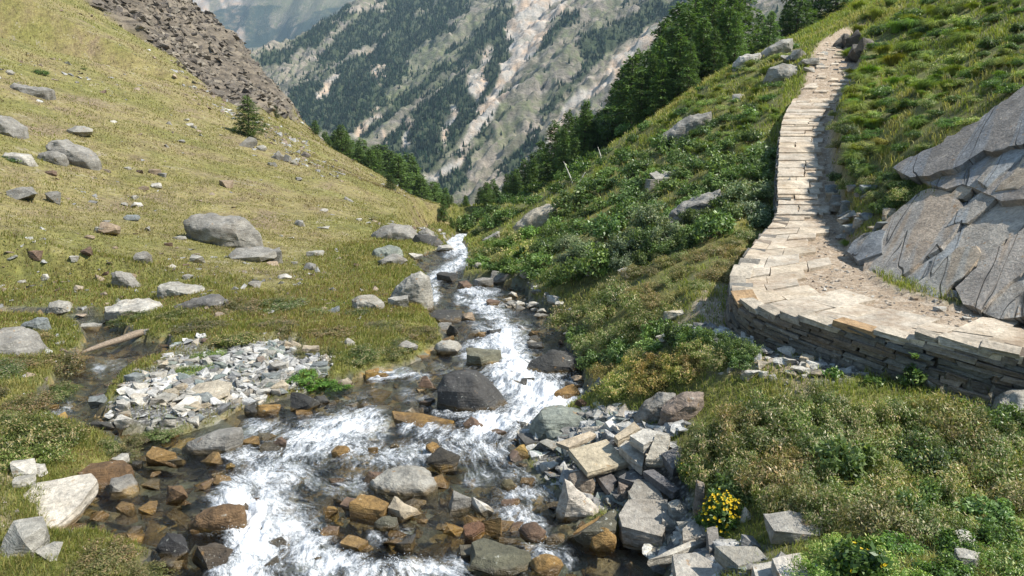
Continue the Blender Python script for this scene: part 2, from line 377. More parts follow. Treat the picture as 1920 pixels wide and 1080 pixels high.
# how green (damp) the turf is: towards the stream and on the right-hand side
TURFG = np.clip(np.maximum(1-sm(ds, 1.0, 5.5)*1.0, np.where(GX > 0.6-0.09*GY, 0.95, 0)), 0, 1)*sm(60-GY, 0, 25)
TURFG = np.where((GX > -4-0.02*GY) & (GY > 30), 1.0, TURFG)
def mat_ground():
    t = NT('alpine_ground')
    geo = t.n('NewGeometry'); p = geo.outputs['Position']
    a = t.n('SeparateColor', Color=t.attr('Col').outputs['Color']); g = t.n('SeparateColor', Color=t.attr('Cov').outputs['Color'])
    nb = t.noise(p, 0.16, 5, 0.6); nm = t.noise(p, 0.9, 6, 0.65); nf = t.noise(p, 7.0, 6, 0.7); ng = t.noise(p, 30.0, 4, 0.7)
    dry = t.ramp(nm, (0.28, (0.15, 0.115, 0.06)), (0.45, (0.225, 0.185, 0.085)), (0.6, (0.25, 0.22, 0.08)), (0.75, (0.33, 0.285, 0.15)))
    nd_ = t.noise(t.n('Mapping', Vector=p, Scale=(0.35, 0.12, 0.35), Rotation=(0, 0, 0.5)).outputs[0], 1.0, 6, 0.65)
    dry = t.mix(t.rng(nd_, 0.52, 0.64, 0, 0.75), dry, t.ramp(nf, (0.3, (0.13, 0.095, 0.06)), (0.7, (0.24, 0.185, 0.12))))
    dry = t.mix(t.rng(nb, 0.42, 0.6), dry, t.ramp(nm, (0.3, (0.14, 0.13, 0.04)), (0.7, (0.25, 0.225, 0.075))))
    grn = t.ramp(nm, (0.3, (0.07, 0.082, 0.02)), (0.5, (0.15, 0.155, 0.036)), (0.7, (0.23, 0.21, 0.06)))
    c = t.mix(g.outputs[0], dry, grn)
    nt_ = t.noise(p, 2.6, 6, 0.7)
    c = t.mix(t.rng(nb, 0.5, 0.64, 0, 0.5), c, t.mix(1.0, c, (0.80, 0.92, 0.6), 'MULTIPLY'))
    c = t.mix(0.85, c, t.ramp(nt_, (0.3, (0.5, 0.42, 0.36)), (0.5, (1.0, 0.97, 0.95)), (0.7, (1.3, 1.22, 1.2))), 'MULTIPLY')
    c = t.mix(0.75, c, t.ramp(nf, (0.3, 0.4), (0.7, 1.5)), 'MULTIPLY')
    c = t.mix(0.6, c, t.ramp(ng, (0.3, 0.5), (0.7, 1.4)), 'MULTIPLY')
    # bare stony soil showing through the dry slope
    bare = t.math('MULTIPLY', t.rng(t.math('ADD', t.math('MULTIPLY', nm, 0.6), t.math('MULTIPLY', nf, 0.4)), 0.56, 0.64), t.math('SUBTRACT', 1.0, g.outputs[0]))
    c = t.mix(t.math('MULTIPLY', bare, 0.8), c, t.ramp(nf, (0.3, (0.16, 0.13, 0.095)), (0.7, (0.33, 0.29, 0.23))))
    # cliff
    mp = t.n('Mapping', Vector=p, Scale=(0.25, 0.25, 0.9), Rotation=(0, 0.5, 0)).outputs[0]
    k = t.noise(mp, 1.2, 7, 0.7, 0.6)
    cc = t.ramp(k, (0.3, (0.035, 0.03, 0.024)), (0.45, (0.11, 0.09, 0.066)), (0.6, (0.22, 0.18, 0.13)), (0.75, (0.24, 0.21, 0.12)))
    c = t.mix(a.outputs[0], c, cc)
    # gravel and path soil
    v = t.n('TexVoronoi', Vector=p, Scale=22.0); v2 = t.n('TexVoronoi', Vector=p, Scale=60.0)
    gr = t.mix(1.0, t.ramp(t.n('SeparateColor', Color=v.outputs['Color']).outputs[0], (0.1, (0.13, 0.125, 0.115)), (0.6, (0.30, 0.29, 0.26)), (0.95, (0.46, 0.44, 0.39))), t.ramp(v.outputs['Distance'], (0.2, 1.0), (0.6, 0.35)), 'MULTIPLY')
    c = t.mix(a.outputs[1], c, gr)
    so = t.mix(t.rng(nf, 0.45, 0.62), (0.30, 0.225, 0.15), (0.43, 0.35, 0.26))
    so = t.mix(0.5, so, t.ramp(t.n('SeparateColor', Color=v2.outputs['Color']).outputs[0], (0.1, 0.5), (0.9, 1.4)), 'MULTIPLY')
    c = t.mix(a.outputs[2], c, so)
    # stream bed
    vb = t.n('TexVoronoi', Vector=t.mix(0.15, p, t.n('TexNoise', Vector=p, Scale=3.0).outputs['Color']), Scale=5.0)
    bed = t.ramp(t.n('SeparateColor', Color=vb.outputs['Color']).outputs[0], (0.1, (0.045, 0.045, 0.035)), (0.45, (0.12, 0.10, 0.055)), (0.62, (0.14, 0.14, 0.10)), (0.8, (0.28, 0.17, 0.045)), (0.97, (0.19, 0.18, 0.14)))
    bed = t.mix(0.8, bed, t.ramp(nf, (0.3, 0.4), (0.7, 1.5)), 'MULTIPLY')
    c = t.mix(g.outputs[1], c, bed)
    h = t.math('ADD', t.math('MULTIPLY', nf, 1.0), t.math('ADD', t.math('MULTIPLY', ng, 0.4), t.math('MULTIPLY', a.outputs[0], t.math('MULTIPLY', k, 14.0))))
    bp = t.n('Bump', Strength=0.8, Distance=0.06, Height=h)
    rough = t.rng(g.outputs[1], 0, 1, 0.95, 0.4)
    return t.done(t.n('BsdfPrincipled', Base_Color=c, Roughness=rough, Normal=bp.outputs[0]).outputs[0])
GV = np.stack([GX, GY, GZ], -1).reshape(-1, 3)
ground = build('ground', GV, grid_faces(NV, NU), mat_ground(), gcol, True)
ca = ground.data.color_attributes.new('Cov', 'FLOAT_COLOR', 'POINT')
cv = np.ones((NU*NV, 4), np.float32); cv[:, 0] = TURFG.ravel(); cv[:, 1] = WET.ravel(); cv[:, 2] = 0
ca.data.foreach_set('color', cv.ravel())
tag(ground, 'grassy alpine valley ground falling away from the camera', kind='structure')

# ------------------------------------------------------------------ the stream
FOAM = [  # (polyline in photo pixels, half width in px, strength)
 ([(845,468),(868,466)],14,1.0),([(872,470),(868,490),(830,512),(812,522)],11,.85),([(815,520),(806,545),(815,558)],11,.6),([(870,545),(930,550)],10,.5),([(860,560),(905,575)],12,.35),
 ([(905,575),(940,600),(950,640)],20,.75),([(880,662),(945,640),(955,670)],20,.85),([(945,640),(965,690),(985,720)],34,1.1),([(960,700),(1000,745),(1040,762)],42,1.05),([(905,800),(950,795),(990,775)],30,.95),
 ([(820,690),(870,720)],10,.3),([(700,708),(760,700),(800,712)],9,.6),([(650,760),(700,740)],14,.35),([(560,830),(620,815),(690,790)],30,.9),([(470,800),(520,805)],16,.45),([(440,850),(520,860),(600,850)],28,.44),
 ([(640,850),(740,860),(830,845),(930,850)],24,.52),([(760,795),(850,820),(920,830)],14,.45),([(455,910),(500,880),(560,900)],34,.5),([(445,950),(480,1000),(470,1060),(450,1085)],42,1.0),([(500,960),(560,1000),(600,1060)],42,.7),([(600,1050),(700,1075),(860,1068)],22,.62),
 ([(620,920),(700,900)],22,.28),([(880,900),(960,880),(1030,905)],17,.42),([(960,935),(1030,920)],18,.7),([(960,970),(1000,1000),(1010,1050)],28,.85),([(1000,1040),(1060,1050)],16,.6),([(820,775),(900,780)],10,.5),
 ([(90,785),(130,765)],9,.5),([(180,690),(225,685)],8,.5),([(370,990),(405,1000)],10,.3),([(560,600),(562,602)],5,0),([(700,1010),(760,1000)],14,.25),([(910,620),(870,600)],8,.4),([(540,870),(700,830)],34,.2),([(760,740),(830,760)],12,.45)]
wy = np.exp(np.linspace(math.log(4.0), math.log(66), 900))-2.5; wu = np.linspace(-0.85, 0.36, 900)
wu2, wy2 = np.meshgrid(wu, wy); wx2 = wu2*(wy2+2.5)
wz2 = zwat(wy2)
wpx, wpy = topx(wx2, wy2, wz2)
foam = np.zeros_like(wx2)
for pl, hwid, st in FOAM:
    d_, _ = pdist(wpx, wpy, pl); foam = np.maximum(foam, st*np.exp(-(d_/hwid)**2*0.8))
foam = np.where(wy2 > 28, 0.9, foam)
foam = foam+0.2*fbm(wx2*1.1, wy2*0.7, o=3, s=66)*sm(foam, .08, .4)
wi = inpoly(wx2, wy2, SHORE); wd, _ = pdist(wx2, wy2, SHORE, True)
rip = 0.014*fbm(wx2*5, wy2*3, o=3, s=60)+np.clip(foam, 0, 1)*(0.085*np.abs(fbm(wx2*3.2, wy2*2.4, o=5, s=62, g=.62))+0.015)+0.02*fbm(wx2*1.4, wy2*1.4, o=2, s=63)
wz2 = wz2+rip*np.where(wi, sm(wd, 0, .15), 0)-np.where(wi, 0, .02)
keep = (wi | (wd < 0.12)).reshape(-1)
wf = grid_faces(*wx2.shape); wf = wf[keep[wf].any(1)]
used, inv = np.unique(wf.ravel(), return_inverse=True)
WV = np.stack([wx2, wy2, wz2], -1).reshape(-1, 3)[used]
wc = np.stack([foam, foam*0, foam*0], -1).reshape(-1, 3)[used]
def mat_water():
    t = NT('stream_water')
    geo = t.n('NewGeometry'); p = geo.outputs['Position']
    f = t.n('SeparateColor', Color=t.attr().outputs['Color']).outputs[0]
    m1 = t.n('Mapping', Vector=t.attr('Flow').outputs['Vector'], Scale=(1.35, 0.6, 1.0)).outputs[0]
    n1 = t.noise(m1, 4.0, 6, 0.62, 0.5); n2 = t.noise(m1, 17.0, 5, 0.7, 0.4); n3 = t.noise(p, 70.0, 3, 0.7)
    w = t.math('ADD', t.math('MULTIPLY', n1, 0.42), t.math('ADD', t.math('MULTIPLY', n2, 0.34), t.math('MULTIPLY', t.noise(p, 38.0, 4, 0.7), 0.24)))
    k = t.math('ADD', t.math('MULTIPLY', f, 0.36), t.math('ADD', 0.5, t.math('MULTIPLY', t.math('SUBTRACT', w, 0.5), 1.9)))
    mask = t.rng(k, 0.50, 1.06, 0, 0.97)
    mask = t.math('MULTIPLY', mask, t.rng(f, 0.02, 0.25))
    bh = t.math('ADD', t.math('MULTIPLY', n1, 1.0), t.math('ADD', t.math('MULTIPLY', n2, 0.35), t.math('MULTIPLY', n3, 0.1)))
    bp = t.n('Bump', Strength=0.9, Distance=0.07, Height=bh).outputs[0]
    fr = t.n('Fresnel', IOR=1.33, Normal=bp).outputs[0]
    gl = t.n('BsdfGlossy', Color=(1, 1, 1), Roughness=0.08, Normal=bp).outputs[0]
    tr = t.n('BsdfTransparent', Color=(0.90, 0.93, 0.87)).outputs[0]
    wat = t.n('MixShader', Fac=fr, i1=tr, i2=gl).outputs[0]
    fc = t.ramp(t.math('ADD', w, t.math('MULTIPLY', f, 0.12)), (0.4, (0.30, 0.37, 0.41)), (0.53, (0.62, 0.67, 0.70)), (0.66, (0.88, 0.89, 0.90)))
    fo = t.n('BsdfPrincipled', Base_Color=fc, Roughness=0.6, Normal=t.n('Bump', Strength=0.9, Distance=0.05, Height=bh).outputs[0]).outputs[0]
    return t.done(t.n('MixShader', Fac=mask, i1=wat, i2=fo).outputs[0])
_m = None
water = build('water', WV, inv.reshape(-1, 4), mat_water(), wc, True)
fl = np.stack([wd*np.where(wi, 1, -1)+.25*fbm(wx2*.8, wy2*.8, o=3, s=69), wy2+.4*fbm(wx2*.7, wy2*.7, o=2, s=68), 0*wd], -1).reshape(-1, 3)[used].astype(np.float32)
fa_ = water.data.attributes.new('Flow', 'FLOAT_VECTOR', 'POINT'); fa_.data.foreach_set('vector', fl.ravel())
# drops thrown up where the water breaks
sw = np.where((foam > .45) & wi & (wy2 < 26), foam**2*(wy2+2.5)**2, 0)/np.maximum(wy2, 4)**1.6
cs_ = np.cumsum(sw.ravel()); nd = 5200; ci = np.searchsorted(cs_, R.uniform(0, cs_[-1], nd))
dp_ = np.stack([wx2, wy2, wz2], -1).reshape(-1, 3)[ci]+np.stack([R.normal(0, .03, nd), R.normal(0, .03, nd), np.abs(R.normal(0, .035, nd))+.004], -1)
oc_ = (np.array([(1, 0, 0), (-1, 0, 0), (0, 1, 0), (0, -1, 0), (0, 0, 1), (0, 0, -1)], float), np.array([(0, 2, 4), (2, 1, 4), (1, 3, 4), (3, 0, 4), (2, 0, 5), (1, 2, 5), (3, 1, 5), (0, 3, 5)]))
dr_ = R.uniform(.0012, .0042, nd)*(1+dp_[:, 1]*.02)
V_, F_, I_ = bake([oc_], np.zeros(nd, int), dp_, randrot(nd, .6), np.stack([dr_, dr_*R.uniform(.7, 1.6, nd), dr_], -1))
sp_ = NT('spray'); sp_.done(sp_.n('BsdfPrincipled', Base_Color=(0.85, 0.88, 0.9), Roughness=0.25).outputs[0])
tag(build('spray', V_, F_, sp_.m, None, True), 'drops and bubbles thrown up by the rapids', 'spray', kind='stuff')
tag(water, 'clear foaming mountain stream', kind='structure')
# ------------------------------------------------------------------ the far mountains across the main valley
def mt_a(x, y): return -121+0.55*(y-900)+0.10*(x+77)
def mt_b(x, y): return -121+0.35*(y-900)+0.55*(x+235)
def mountain_z(x, y):
    A, B = mt_a(x, y), mt_b(x, y)
    z = np.log(np.exp((A-B)/60)+1)*60+B
    k = sm(A-B, -120, 120)                                   # 1 on the left face
    fx, fy = 0.55*(1-k)+0.10*k, 0.35*(1-k)+0.55*k; L = np.hypot(fx, fy); fx, fy = fx/L, fy/L
    # gullies running down the fall line
    pa = (x*0.55+y*0.35)/0.65; pp = (x*0.35-y*0.55)/0.65
    qa = (x*0.1+y*0.55)/0.56; qp = (x*0.55-y*0.1)/0.56
    def gul(p, a, s): return (1-np.abs(fbm(p/95+0.15*fbm(a/200, p/200, s=s+9, o=2), a/700, o=3, s=s)))*26+(1-np.abs(fbm(p/26, a/190, o=4, s=s+3, g=.55)))*12
    g = gul(qp, qa, 70)*k+gul(pp, pa, 80)*(1-k)
    z = z-g+27+5*fbm(x/15, y/15, o=4, s=90, g=.6)
    s = ((x+420)*191+(y-1249)*173)/257; dp = (-(x+420)*173+(y-1249)*191)/257
    z = np.minimum(z, 36+s*114/257-0.75*dp+8*fbm(x/40, y/40, o=3, s=91))
    return np.maximum(z, -165)
MU, MV = 800, 760
mu, mv = np.meshgrid(np.linspace(-0.75, 0.75, MU), np.linspace(math.log(420), math.log(3000), MV))
MY = np.exp(mv); MX = mu*MY; MZ = mountain_z(MX, MY)
MPX, MPY = topx(MX, MY, MZ)
jx = MPX+14*fbm(MX/30, MY/30, o=3, s=101); jy = MPY+14*fbm(MX/30, MY/30, o=3, s=102)
FORESTS = [[(490,240),(540,170),(600,125),(650,50),(690,20),(740,70),(760,130),(700,205),(660,250),(600,250),(540,235)],
 [(690,20),(760,-20),(890,-20),(865,35),(800,80),(745,112),(705,70)],[(665,258),(740,180),(830,118),(885,70),(965,0),(1000,20),(975,90),(925,150),(915,210),(890,268),(830,312),(790,322),(740,305),(700,275)],
 [(795,345),(860,298),(915,270),(880,320),(840,360)],[(470,112),(560,62),(640,12),(665,22),(600,75),(525,130)],[(1015,205),(1100,120),(1165,45),(1185,40),(1120,120),(1045,200)],
 [(1080,70),(1200,15),(1295,-10),(1290,20),(1200,60),(1110,115)],[(900,245),(925,190),(950,160),(960,175),(930,220),(905,262)],[(930,320),(1000,250),(1030,240),(960,320)],[(985,90),(1075,20),(1095,30),(1000,105)]]
GULLY = [[(955,-20),(1055,-20),(1015,90),(965,150),(905,250),(862,288),(893,212),(932,150),(945,100)],[(795,332),(870,284),(885,292),(812,338)],[(664,250),(700,205),(710,212),(680,250)],
 [(1290,0),(1290,30),(1200,105),(1090,200),(1005,285),(1060,205),(1180,85)],[(880,150),(900,90),(925,95),(900,170),(892,200)],[(830,270),(845,190),(858,190),(845,260)],[(700,95),(720,150),(705,150)],
 [(760,270),(775,225),(782,228),(772,275)],[(715,245),(722,235),(724,270),(716,272)],[(600,160),(640,130),(645,145),(610,180)]]
GRASSY = [[(625,250),(735,135),(860,55),(915,20),(890,70),(800,150),(700,225)],[(900,20),(960,-10),(940,20)],[(880,310),(960,230),(1040,140),(1050,150),(960,260),(900,320)]]
def zone(polys, w=5.0):
    o = np.zeros_like(jx)
    for p in polys:
        i = inpoly(jx, jy, p); d, _ = pdist(jx, jy, p, True)
        o = np.maximum(o, sm(np.where(i, d, -d), -w, w))
    return o
front = MY < 2600
ZF, ZG, ZS = zone(FORESTS, 3)*front, zone(GULLY)*front, zone(GRASSY, 9)*front
stk = fbm((MX*0.4-MY*0.45)/22, (MX*0.45+MY*0.4)/170, o=4, s=111)
FOR = np.clip(ZF*(1-ZG)*sm(stk+0.8, -0.25, 0.15), 0, 1)
mcol = np.stack([FOR, ZG, ZS], -1).reshape(-1, 3)
def mat_mountain(far=False):
    t = NT('far_mountain_rock' if far else 'mountain_rock'); p = t.n('NewGeometry').outputs['Position']
    a = t.n('SeparateColor', Color=t.attr().outputs['Color'])
    q = t.n('Mapping', Vector=p, Rotation=(0, 0, 0.85 if not far else 0), Scale=(0.006, 0.035, 0.02) if not far else (0.03, 0.006, 0.01)).outputs[0]
    st = t.noise(q, 1.0, 8, 0.7, 0.3); n = t.noise(p, 0.03, 8, 0.72); m = t.noise(p, 0.12, 8, 0.75)
    rock = t.ramp(st, (0.3, (0.10, 0.092, 0.075)), (0.44, (0.27, 0.235, 0.19)), (0.52, (0.15, 0.145, 0.095)), (0.6, (0.33, 0.28, 0.22)), (0.75, (0.42, 0.36, 0.29)))
    rock = t.mix(t.rng(n, 0.5, 0.6, 0, .7), rock, (0.13, 0.15, 0.07))
    rock = t.mix(0.7, rock, t.ramp(m, (0.32, 0.45), (0.68, 1.45)), 'MULTIPLY')
    gul = t.mix(t.rng(n, 0.4, 0.6), (0.54, 0.40, 0.28), (0.48, 0.44, 0.38))
    gul = t.mix(0.6, gul, t.ramp(st, (0.3, 0.7), (0.7, 1.25)), 'MULTIPLY')
    c = t.mix(t.math('MULTIPLY', a.outputs[2], t.rng(m, 0.4, 0.6, 0.15, 0.85)), rock, (0.14, 0.155, 0.075))
    c = t.mix(t.math('MULTIPLY', a.outputs[1], t.rng(st, 0.3, 0.5, 0.35 if not far else 0.9, 1)), c, gul)
    c = t.mix(t.math('MULTIPLY', a.outputs[0], 0.9), c, t.ramp(m, (0.3, (0.02, 0.035, 0.015)), (0.7, (0.05, 0.075, 0.03))))
    if far: c = t.mix(1.0, c, (1.0, 0.95, 0.9), 'MULTIPLY'); c = t.mix(t.rng(t.math('ADD', a.outputs[0], t.math('MULTIPLY', t.math('SUBTRACT', t.noise(p, 0.022, 8, 0.75), 0.5), 1.8)), 0.3, 0.55, 0, 0.85), c, (0.024, 0.042, 0.028))
    bp = t.n('Bump', Strength=0.9, Distance=6.0 if not far else 14.0, Height=t.math('ADD', st, t.math('MULTIPLY', m, 0.5))).outputs[0]
    return t.done(t.n('BsdfPrincipled', Base_Color=c, Roughness=0.95, Normal=bp).outputs[0])
mount = build('mountain', np.stack([MX, MY, MZ], -1).reshape(-1, 3), grid_faces(MV, MU), mat_mountain(), mcol, True)
tag(mount, 'steep rocky mountain face with forest strips across the valley', kind='structure')
# forest on it
pw = (FOR*1.0+0.028*(1-ZG)*sm(stk, -.2, .3)*front+0.01*front*(1-ZG))*(MZ > -160)
pw = pw*sm(MPX, -50, 100)*(MPY > -60)*(MPY < 420)*(MPX < 1500)
qa = pw*MY*MY                                            # cell area
NT_ = 46000
ch = R.choice(qa.size, NT_, p=(qa/qa.sum()).ravel())
tx = MX.ravel()[ch]+R.uniform(-3, 3, NT_); ty = MY.ravel()[ch]+R.uniform(-3, 3, NT_); tz = mountain_z(tx, ty)
def cone_tree(s):
    rr = np.random.default_rng(s); V = []; Fc = []
    for k, (z0, z1, r) in enumerate([(0.05, 0.6, 0.21), (0.35, 0.85, 0.15), (0.6, 1.0, 0.09)]):
        b = len(V); n = 5
        for i in range(n):
            a = 2*PI*(i+rr.uniform(-.3, .3))/n; q = r*rr.uniform(.7, 1.2); V.append((q*math.cos(a), q*math.sin(a), z0+rr.uniform(-.04, .04)))
        V.append((rr.uniform(-.02, .02), rr.uniform(-.02, .02), z1))
        Fc += [(b+i, b+(i+1) % n, b+n) for i in range(n)]
    return np.array(V), np.array(Fc)
cts = [cone_tree(s) for s in range(5)]
hs = R.uniform(3.4, 7.6, NT_)
V_, F_, I_ = bake(cts, R.integers(0, 5, NT_), np.stack([tx, ty, tz-0.6], -1), rotz(R.uniform(0, 6.28, NT_)), np.stack([hs*1.15, hs*1.15, hs], -1))
tc_ = np.array([(0.024, 0.052, 0.026)])*R.uniform(0.6, 1.5, (NT_, 1))*R.uniform(0.85, 1.15, (NT_, 3))
tag(build('forest', V_, F_, M_NEEDLE, tc_[I_]), 'dark conifer forest in strips on the far mountain face', 'forest', kind='stuff')

# the farther range
def range_z(x, y):
    z = 60+0.52*(y-2900)+0.10*(x+900)
    return z-(1-np.abs(fbm(x/330, y/1400, o=4, s=120)))*110-(1-np.abs(fbm(x/90, y/420, o=3, s=125)))*24+90
fu, fv = np.meshgrid(np.linspace(-0.8, 0.8, 420), np.linspace(math.log(2450), math.log(5600), 260))
FY = np.exp(fv); FX = fu*FY; FZ = range_z(FX, FY); fpx, fpy = topx(FX, FY, FZ)
fjx = fpx+4*fbm(FX/90, FY/90, o=3, s=130); fjy = fpy+4*fbm(FX/90, FY/90, o=3, s=131)
def z2(polys, w=4):
    o = np.zeros_like(fjx)
    for p in polys:
        i = inpoly(fjx, fjy, p); d, _ = pdist(fjx, fjy, p, True); o = np.maximum(o, sm(np.where(i, d, -d), -w, w))
    return o
zf = z2([[(380,30),(430,60),(470,75),(520,50),(600,40),(700,-10),(620,80),(500,130),(440,110),(400,70)],[(340,0),(400,40),(450,90),(420,100)]])*sm(fbm(FX/60, FY/160, o=4, s=133), -.35, .1)
zs = z2([[(428,-20),(452,-20),(454,45),(462,100),(446,85),(438,40)],[(340,-30),(378,-30),(398,52),(378,34)],[(404,-20),(416,-20),(444,60),(434,60)]], 3)
zg = z2([[(450,-30),(720,-30),(620,35),(540,30),(490,20)]], 12)
zf = np.maximum(zf, .55*sm(fbm(FX/120, FY/260, o=4, s=136), .05, .3)*(fpy > 10)); rng_ = build('far_mountains', np.stack([FX, FY, FZ], -1).reshape(-1, 3), grid_faces(260, 420), mat_mountain(True), np.stack([zf*.9, zs, zg], -1).reshape(-1, 3), True)
tag(rng_, 'hazy blue far mountain range with white scree streaks', kind='structure')
# main valley floor: the sheet that carries the ground out to the horizon
xs, ys = np.meshgrid(np.linspace(-9000, 9000, 40), np.linspace(-3000, 9000, 30))
vz = np.where(ys > 200, -168.0, -40.0)*np.clip((np.hypot(xs, ys)-30)/260, 0, 1)-9
land = build('valley_floor', np.stack([xs, ys, vz], -1).reshape(-1, 3), grid_faces(30, 40), mat_plain('valley_turf', (0.07, 0.09, 0.03), 0.9, 0.4, 0.02), None, True)
tag(land, 'valley floor far below', kind='structure')
# air
hz = NT('air')
vol = hz.n('VolumePrincipled', Color=(0.55, 0.80, 1.0), Density=0.00015, Anisotropy=0.25)
hz.t.links.new(vol.outputs[0], hz.out.inputs['Volume'])
hv = np.array([(x, y, z) for x in (-9500, 9500) for y in (-3500, 9500) for z in (-230, 1700)], float)
hf = np.array([(0, 1, 3, 2), (4, 6, 7, 5), (0, 4, 5, 1), (2, 3, 7, 6), (0, 2, 6, 4), (1, 5, 7, 3)])
tag(build('haze', hv, hf, hz.m), 'thin blue mountain haze', 'haze', kind='stuff')
# ------------------------------------------------------------------ rocks
GREY, PALE, GREEN, DARK, TAN, BROWN, BLUE, MID, WARM = (.25,.245,.23), (.46,.45,.42), (.23,.26,.235), (.055,.055,.052), (.40,.35,.27), (.15,.10,.07), (.19,.215,.225), (.33,.325,.30), (.30,.235,.17)
AMB = (.23,.145,.05)
def hull(pts):
    bm = bmesh.new()
    for p in pts: bm.verts.new(p)
    r = bmesh.ops.convex_hull(bm, input=bm.verts)
    bmesh.ops.delete(bm, geom=list({g for g in r['geom_interior']+r['geom_unused'] if isinstance(g, bmesh.types.BMVert) and g.is_valid}), context='VERTS')
    return bm
def finish(name, bm, size, amp, seed, mat, lam=0.0, cell=9, ang=32):
    """roughen a hull: cut long edges, push the surface about by noise, keep its sharp edges"""
    for _ in range(4):
        e = [q for q in bm.edges if q.calc_length() > size/cell]
        if not e or len(bm.faces) > 5000: break
        bmesh.ops.subdivide_edges(bm, edges=e, cuts=1, use_grid_fill=False)
        bmesh.ops.triangulate(bm, faces=bm.faces)
    bm.normal_update()
    co = np.array([v.co for v in bm.verts]); no = np.array([v.normal for v in bm.verts])
    q = co/size
    d = amp*1.25*size*(fbm(q[:, 0]*2.2+seed, q[:, 1]*2.2, q[:, 2]*2.2, o=4, s=seed)*0.75+np.abs(fbm(q[:, 0]*5, q[:, 1]*5+seed, q[:, 2]*5, o=4, s=seed+5, g=.6))*0.42)
    if lam: d = d+lam*size*np.sign(np.sin(q[:, 2]*38+3*fbm(q[:, 0]*2, q[:, 1]*2, o=2, s=seed)))*(1-np.abs(no[:, 2]))
    co = co+no*d[:, None]
    for v, c in zip(bm.verts, co): v.co = c
    me = D.meshes.new(name); bm.to_mesh(me); bm.free(); me.shade_smooth(); me.set_sharp_from_angle(angle=math.radians(ang))
    me.materials.append(mat); return me
_seed = [100]
def put(me, name, loc, col, label, cat='rock', group=None):
    o = D.objects.new(name, me); COL.objects.link(o); o.location = loc
    v = random.uniform(.92, 1.08); o.color = (col[0]*v*1.04, col[1]*v*.99, col[2]*v*.9, 1)
    tag(o, label, cat, group, 'thing'); return o
def isriver(p): return p[1] < 30 and p[2]-float(zwat(p[1])) < 0.75
def slab(poly, col, label, h=0.06, th=0.08, tilt=(0, .12), name='flat_rock', group=None, amp=0.012, lam=0.006, base=None):
    _seed[0] += 1; s = _seed[0]; rr = random.Random(s)
    cx = sum(p[0] for p in poly)/len(poly); cy = sum(p[1] for p in poly)/len(poly)
    g = hit(*(base or (cx, cy))); z0 = g[2]+h
    a, b, c = ray(cx, cy); t = (z0-CZ)/c; x0, y0 = a*t, b*t
    top = []
    for px, py in poly:
        a, b, c = ray(px, py); t = (z0-CZ-tilt[0]*x0-tilt[1]*y0)/(c-tilt[0]*a-tilt[1]*b); top.append((a*t, b*t, CZ+c*t))
    top = np.array(top); ce = top.mean(0); org = np.array([x0, y0, z0-th])
    pts = []
    for p in top:
        o = p-ce; pts.append(p-org)
        pts.append(ce+o*rr.uniform(1.0, 1.04)+np.array([0, 0, -th*rr.uniform(.35, .6)])-org)
        pts.append(ce+o*rr.uniform(.86, 1.0)+np.array([0, 0, -th])-org)
    size = float(np.ptp(top[:, :2], axis=0).max())
    me = finish(name, hull(pts), size, amp, s, M_RIVER if isriver(g) else M_ROCK, lam, 10)
    return put(me, name, org, col, label, 'rock', group)
_SINK = 0.0
def crag(poly, col, label, dep=0.7, name='boulder', group=None, amp=0.05, base=None, front=0.72, lam=0.0, cat='rock'):
    """a standing rock: its outline at its own distance, swelling towards and away from the stream of sight"""
    _seed[0] += 1; s = _seed[0]; rr = random.Random(s)
    xs = [p[0] for p in poly]; bx, by = base or ((min(xs)+max(xs))/2, max(p[1] for p in poly))
    g = hit(bx, by); w = (max(xs)-min(xs))*g[1]/F; T = w*dep
    Y = g[1]+T*0.4
    lowpy = max(p[1] for p in poly); ring = np.array([at(px, lowpy-(lowpy-py)*(.76 if g[0] < -3 else 1), Y) for px, py in poly])
    ce = ring.mean(0); zb = gz(g[0], Y)
    zb = float(zb)-0.12*max(w, .3)
    pts = []
    for p in ring:
        o = p-ce
        pts.append(p)
        f = ce+o*rr.uniform(.5, .68); f[1] -= T*rr.uniform(.38, .5); f[2] -= 0.12*abs(o[2]); pts.append(f)
        f = ce+o*rr.uniform(.86, .96); f[1] -= T*rr.uniform(.15, .25); pts.append(f)
        k = ce+o*rr.uniform(.55, .75); k[1] += T*rr.uniform(.45, .6); pts.append(k)
        xa, xb = ce[0]+o[0]*.95, ce[0]+o[0]*.9
        pts.append(np.array([xa, p[1]-T*rr.uniform(.1, .3), min(p[2], float(gz(xa, Y))-.08*w)])); pts.append(np.array([xb, p[1]+T*.4, min(p[2], float(gz(xb, Y))-.08*w)]))
    org = np.array([ce[0], Y, zb]); pts = [p-org for p in pts]
    me = finish(name, hull(pts), max(w, float(np.ptp(ring[:, 2]))), amp, s, M_RIVER if isriver(g) else M_ROCK, lam, 20)
    return put(me, name, org, col, label, cat, group)
def hull_points(kind, rr):
    n = {'block': 11, 'round': 26, 'flat': 12, 'wedge': 9}[kind]; P_ = []
    for _ in range(n):
        v = Vector((rr.gauss(0, 1), rr.gauss(0, 1), rr.gauss(0, 1))).normalized()
        if kind == 'block': m = max(abs(v.x), abs(v.y), abs(v.z)); v = v/m*rr.uniform(.75, 1)
        if kind == 'flat': m = max(abs(v.x), abs(v.y)); v = Vector((v.x/m, v.y/m, 1 if v.z > 0 else -1))*rr.uniform(.8, 1)
        P_.append(v)
    return P_
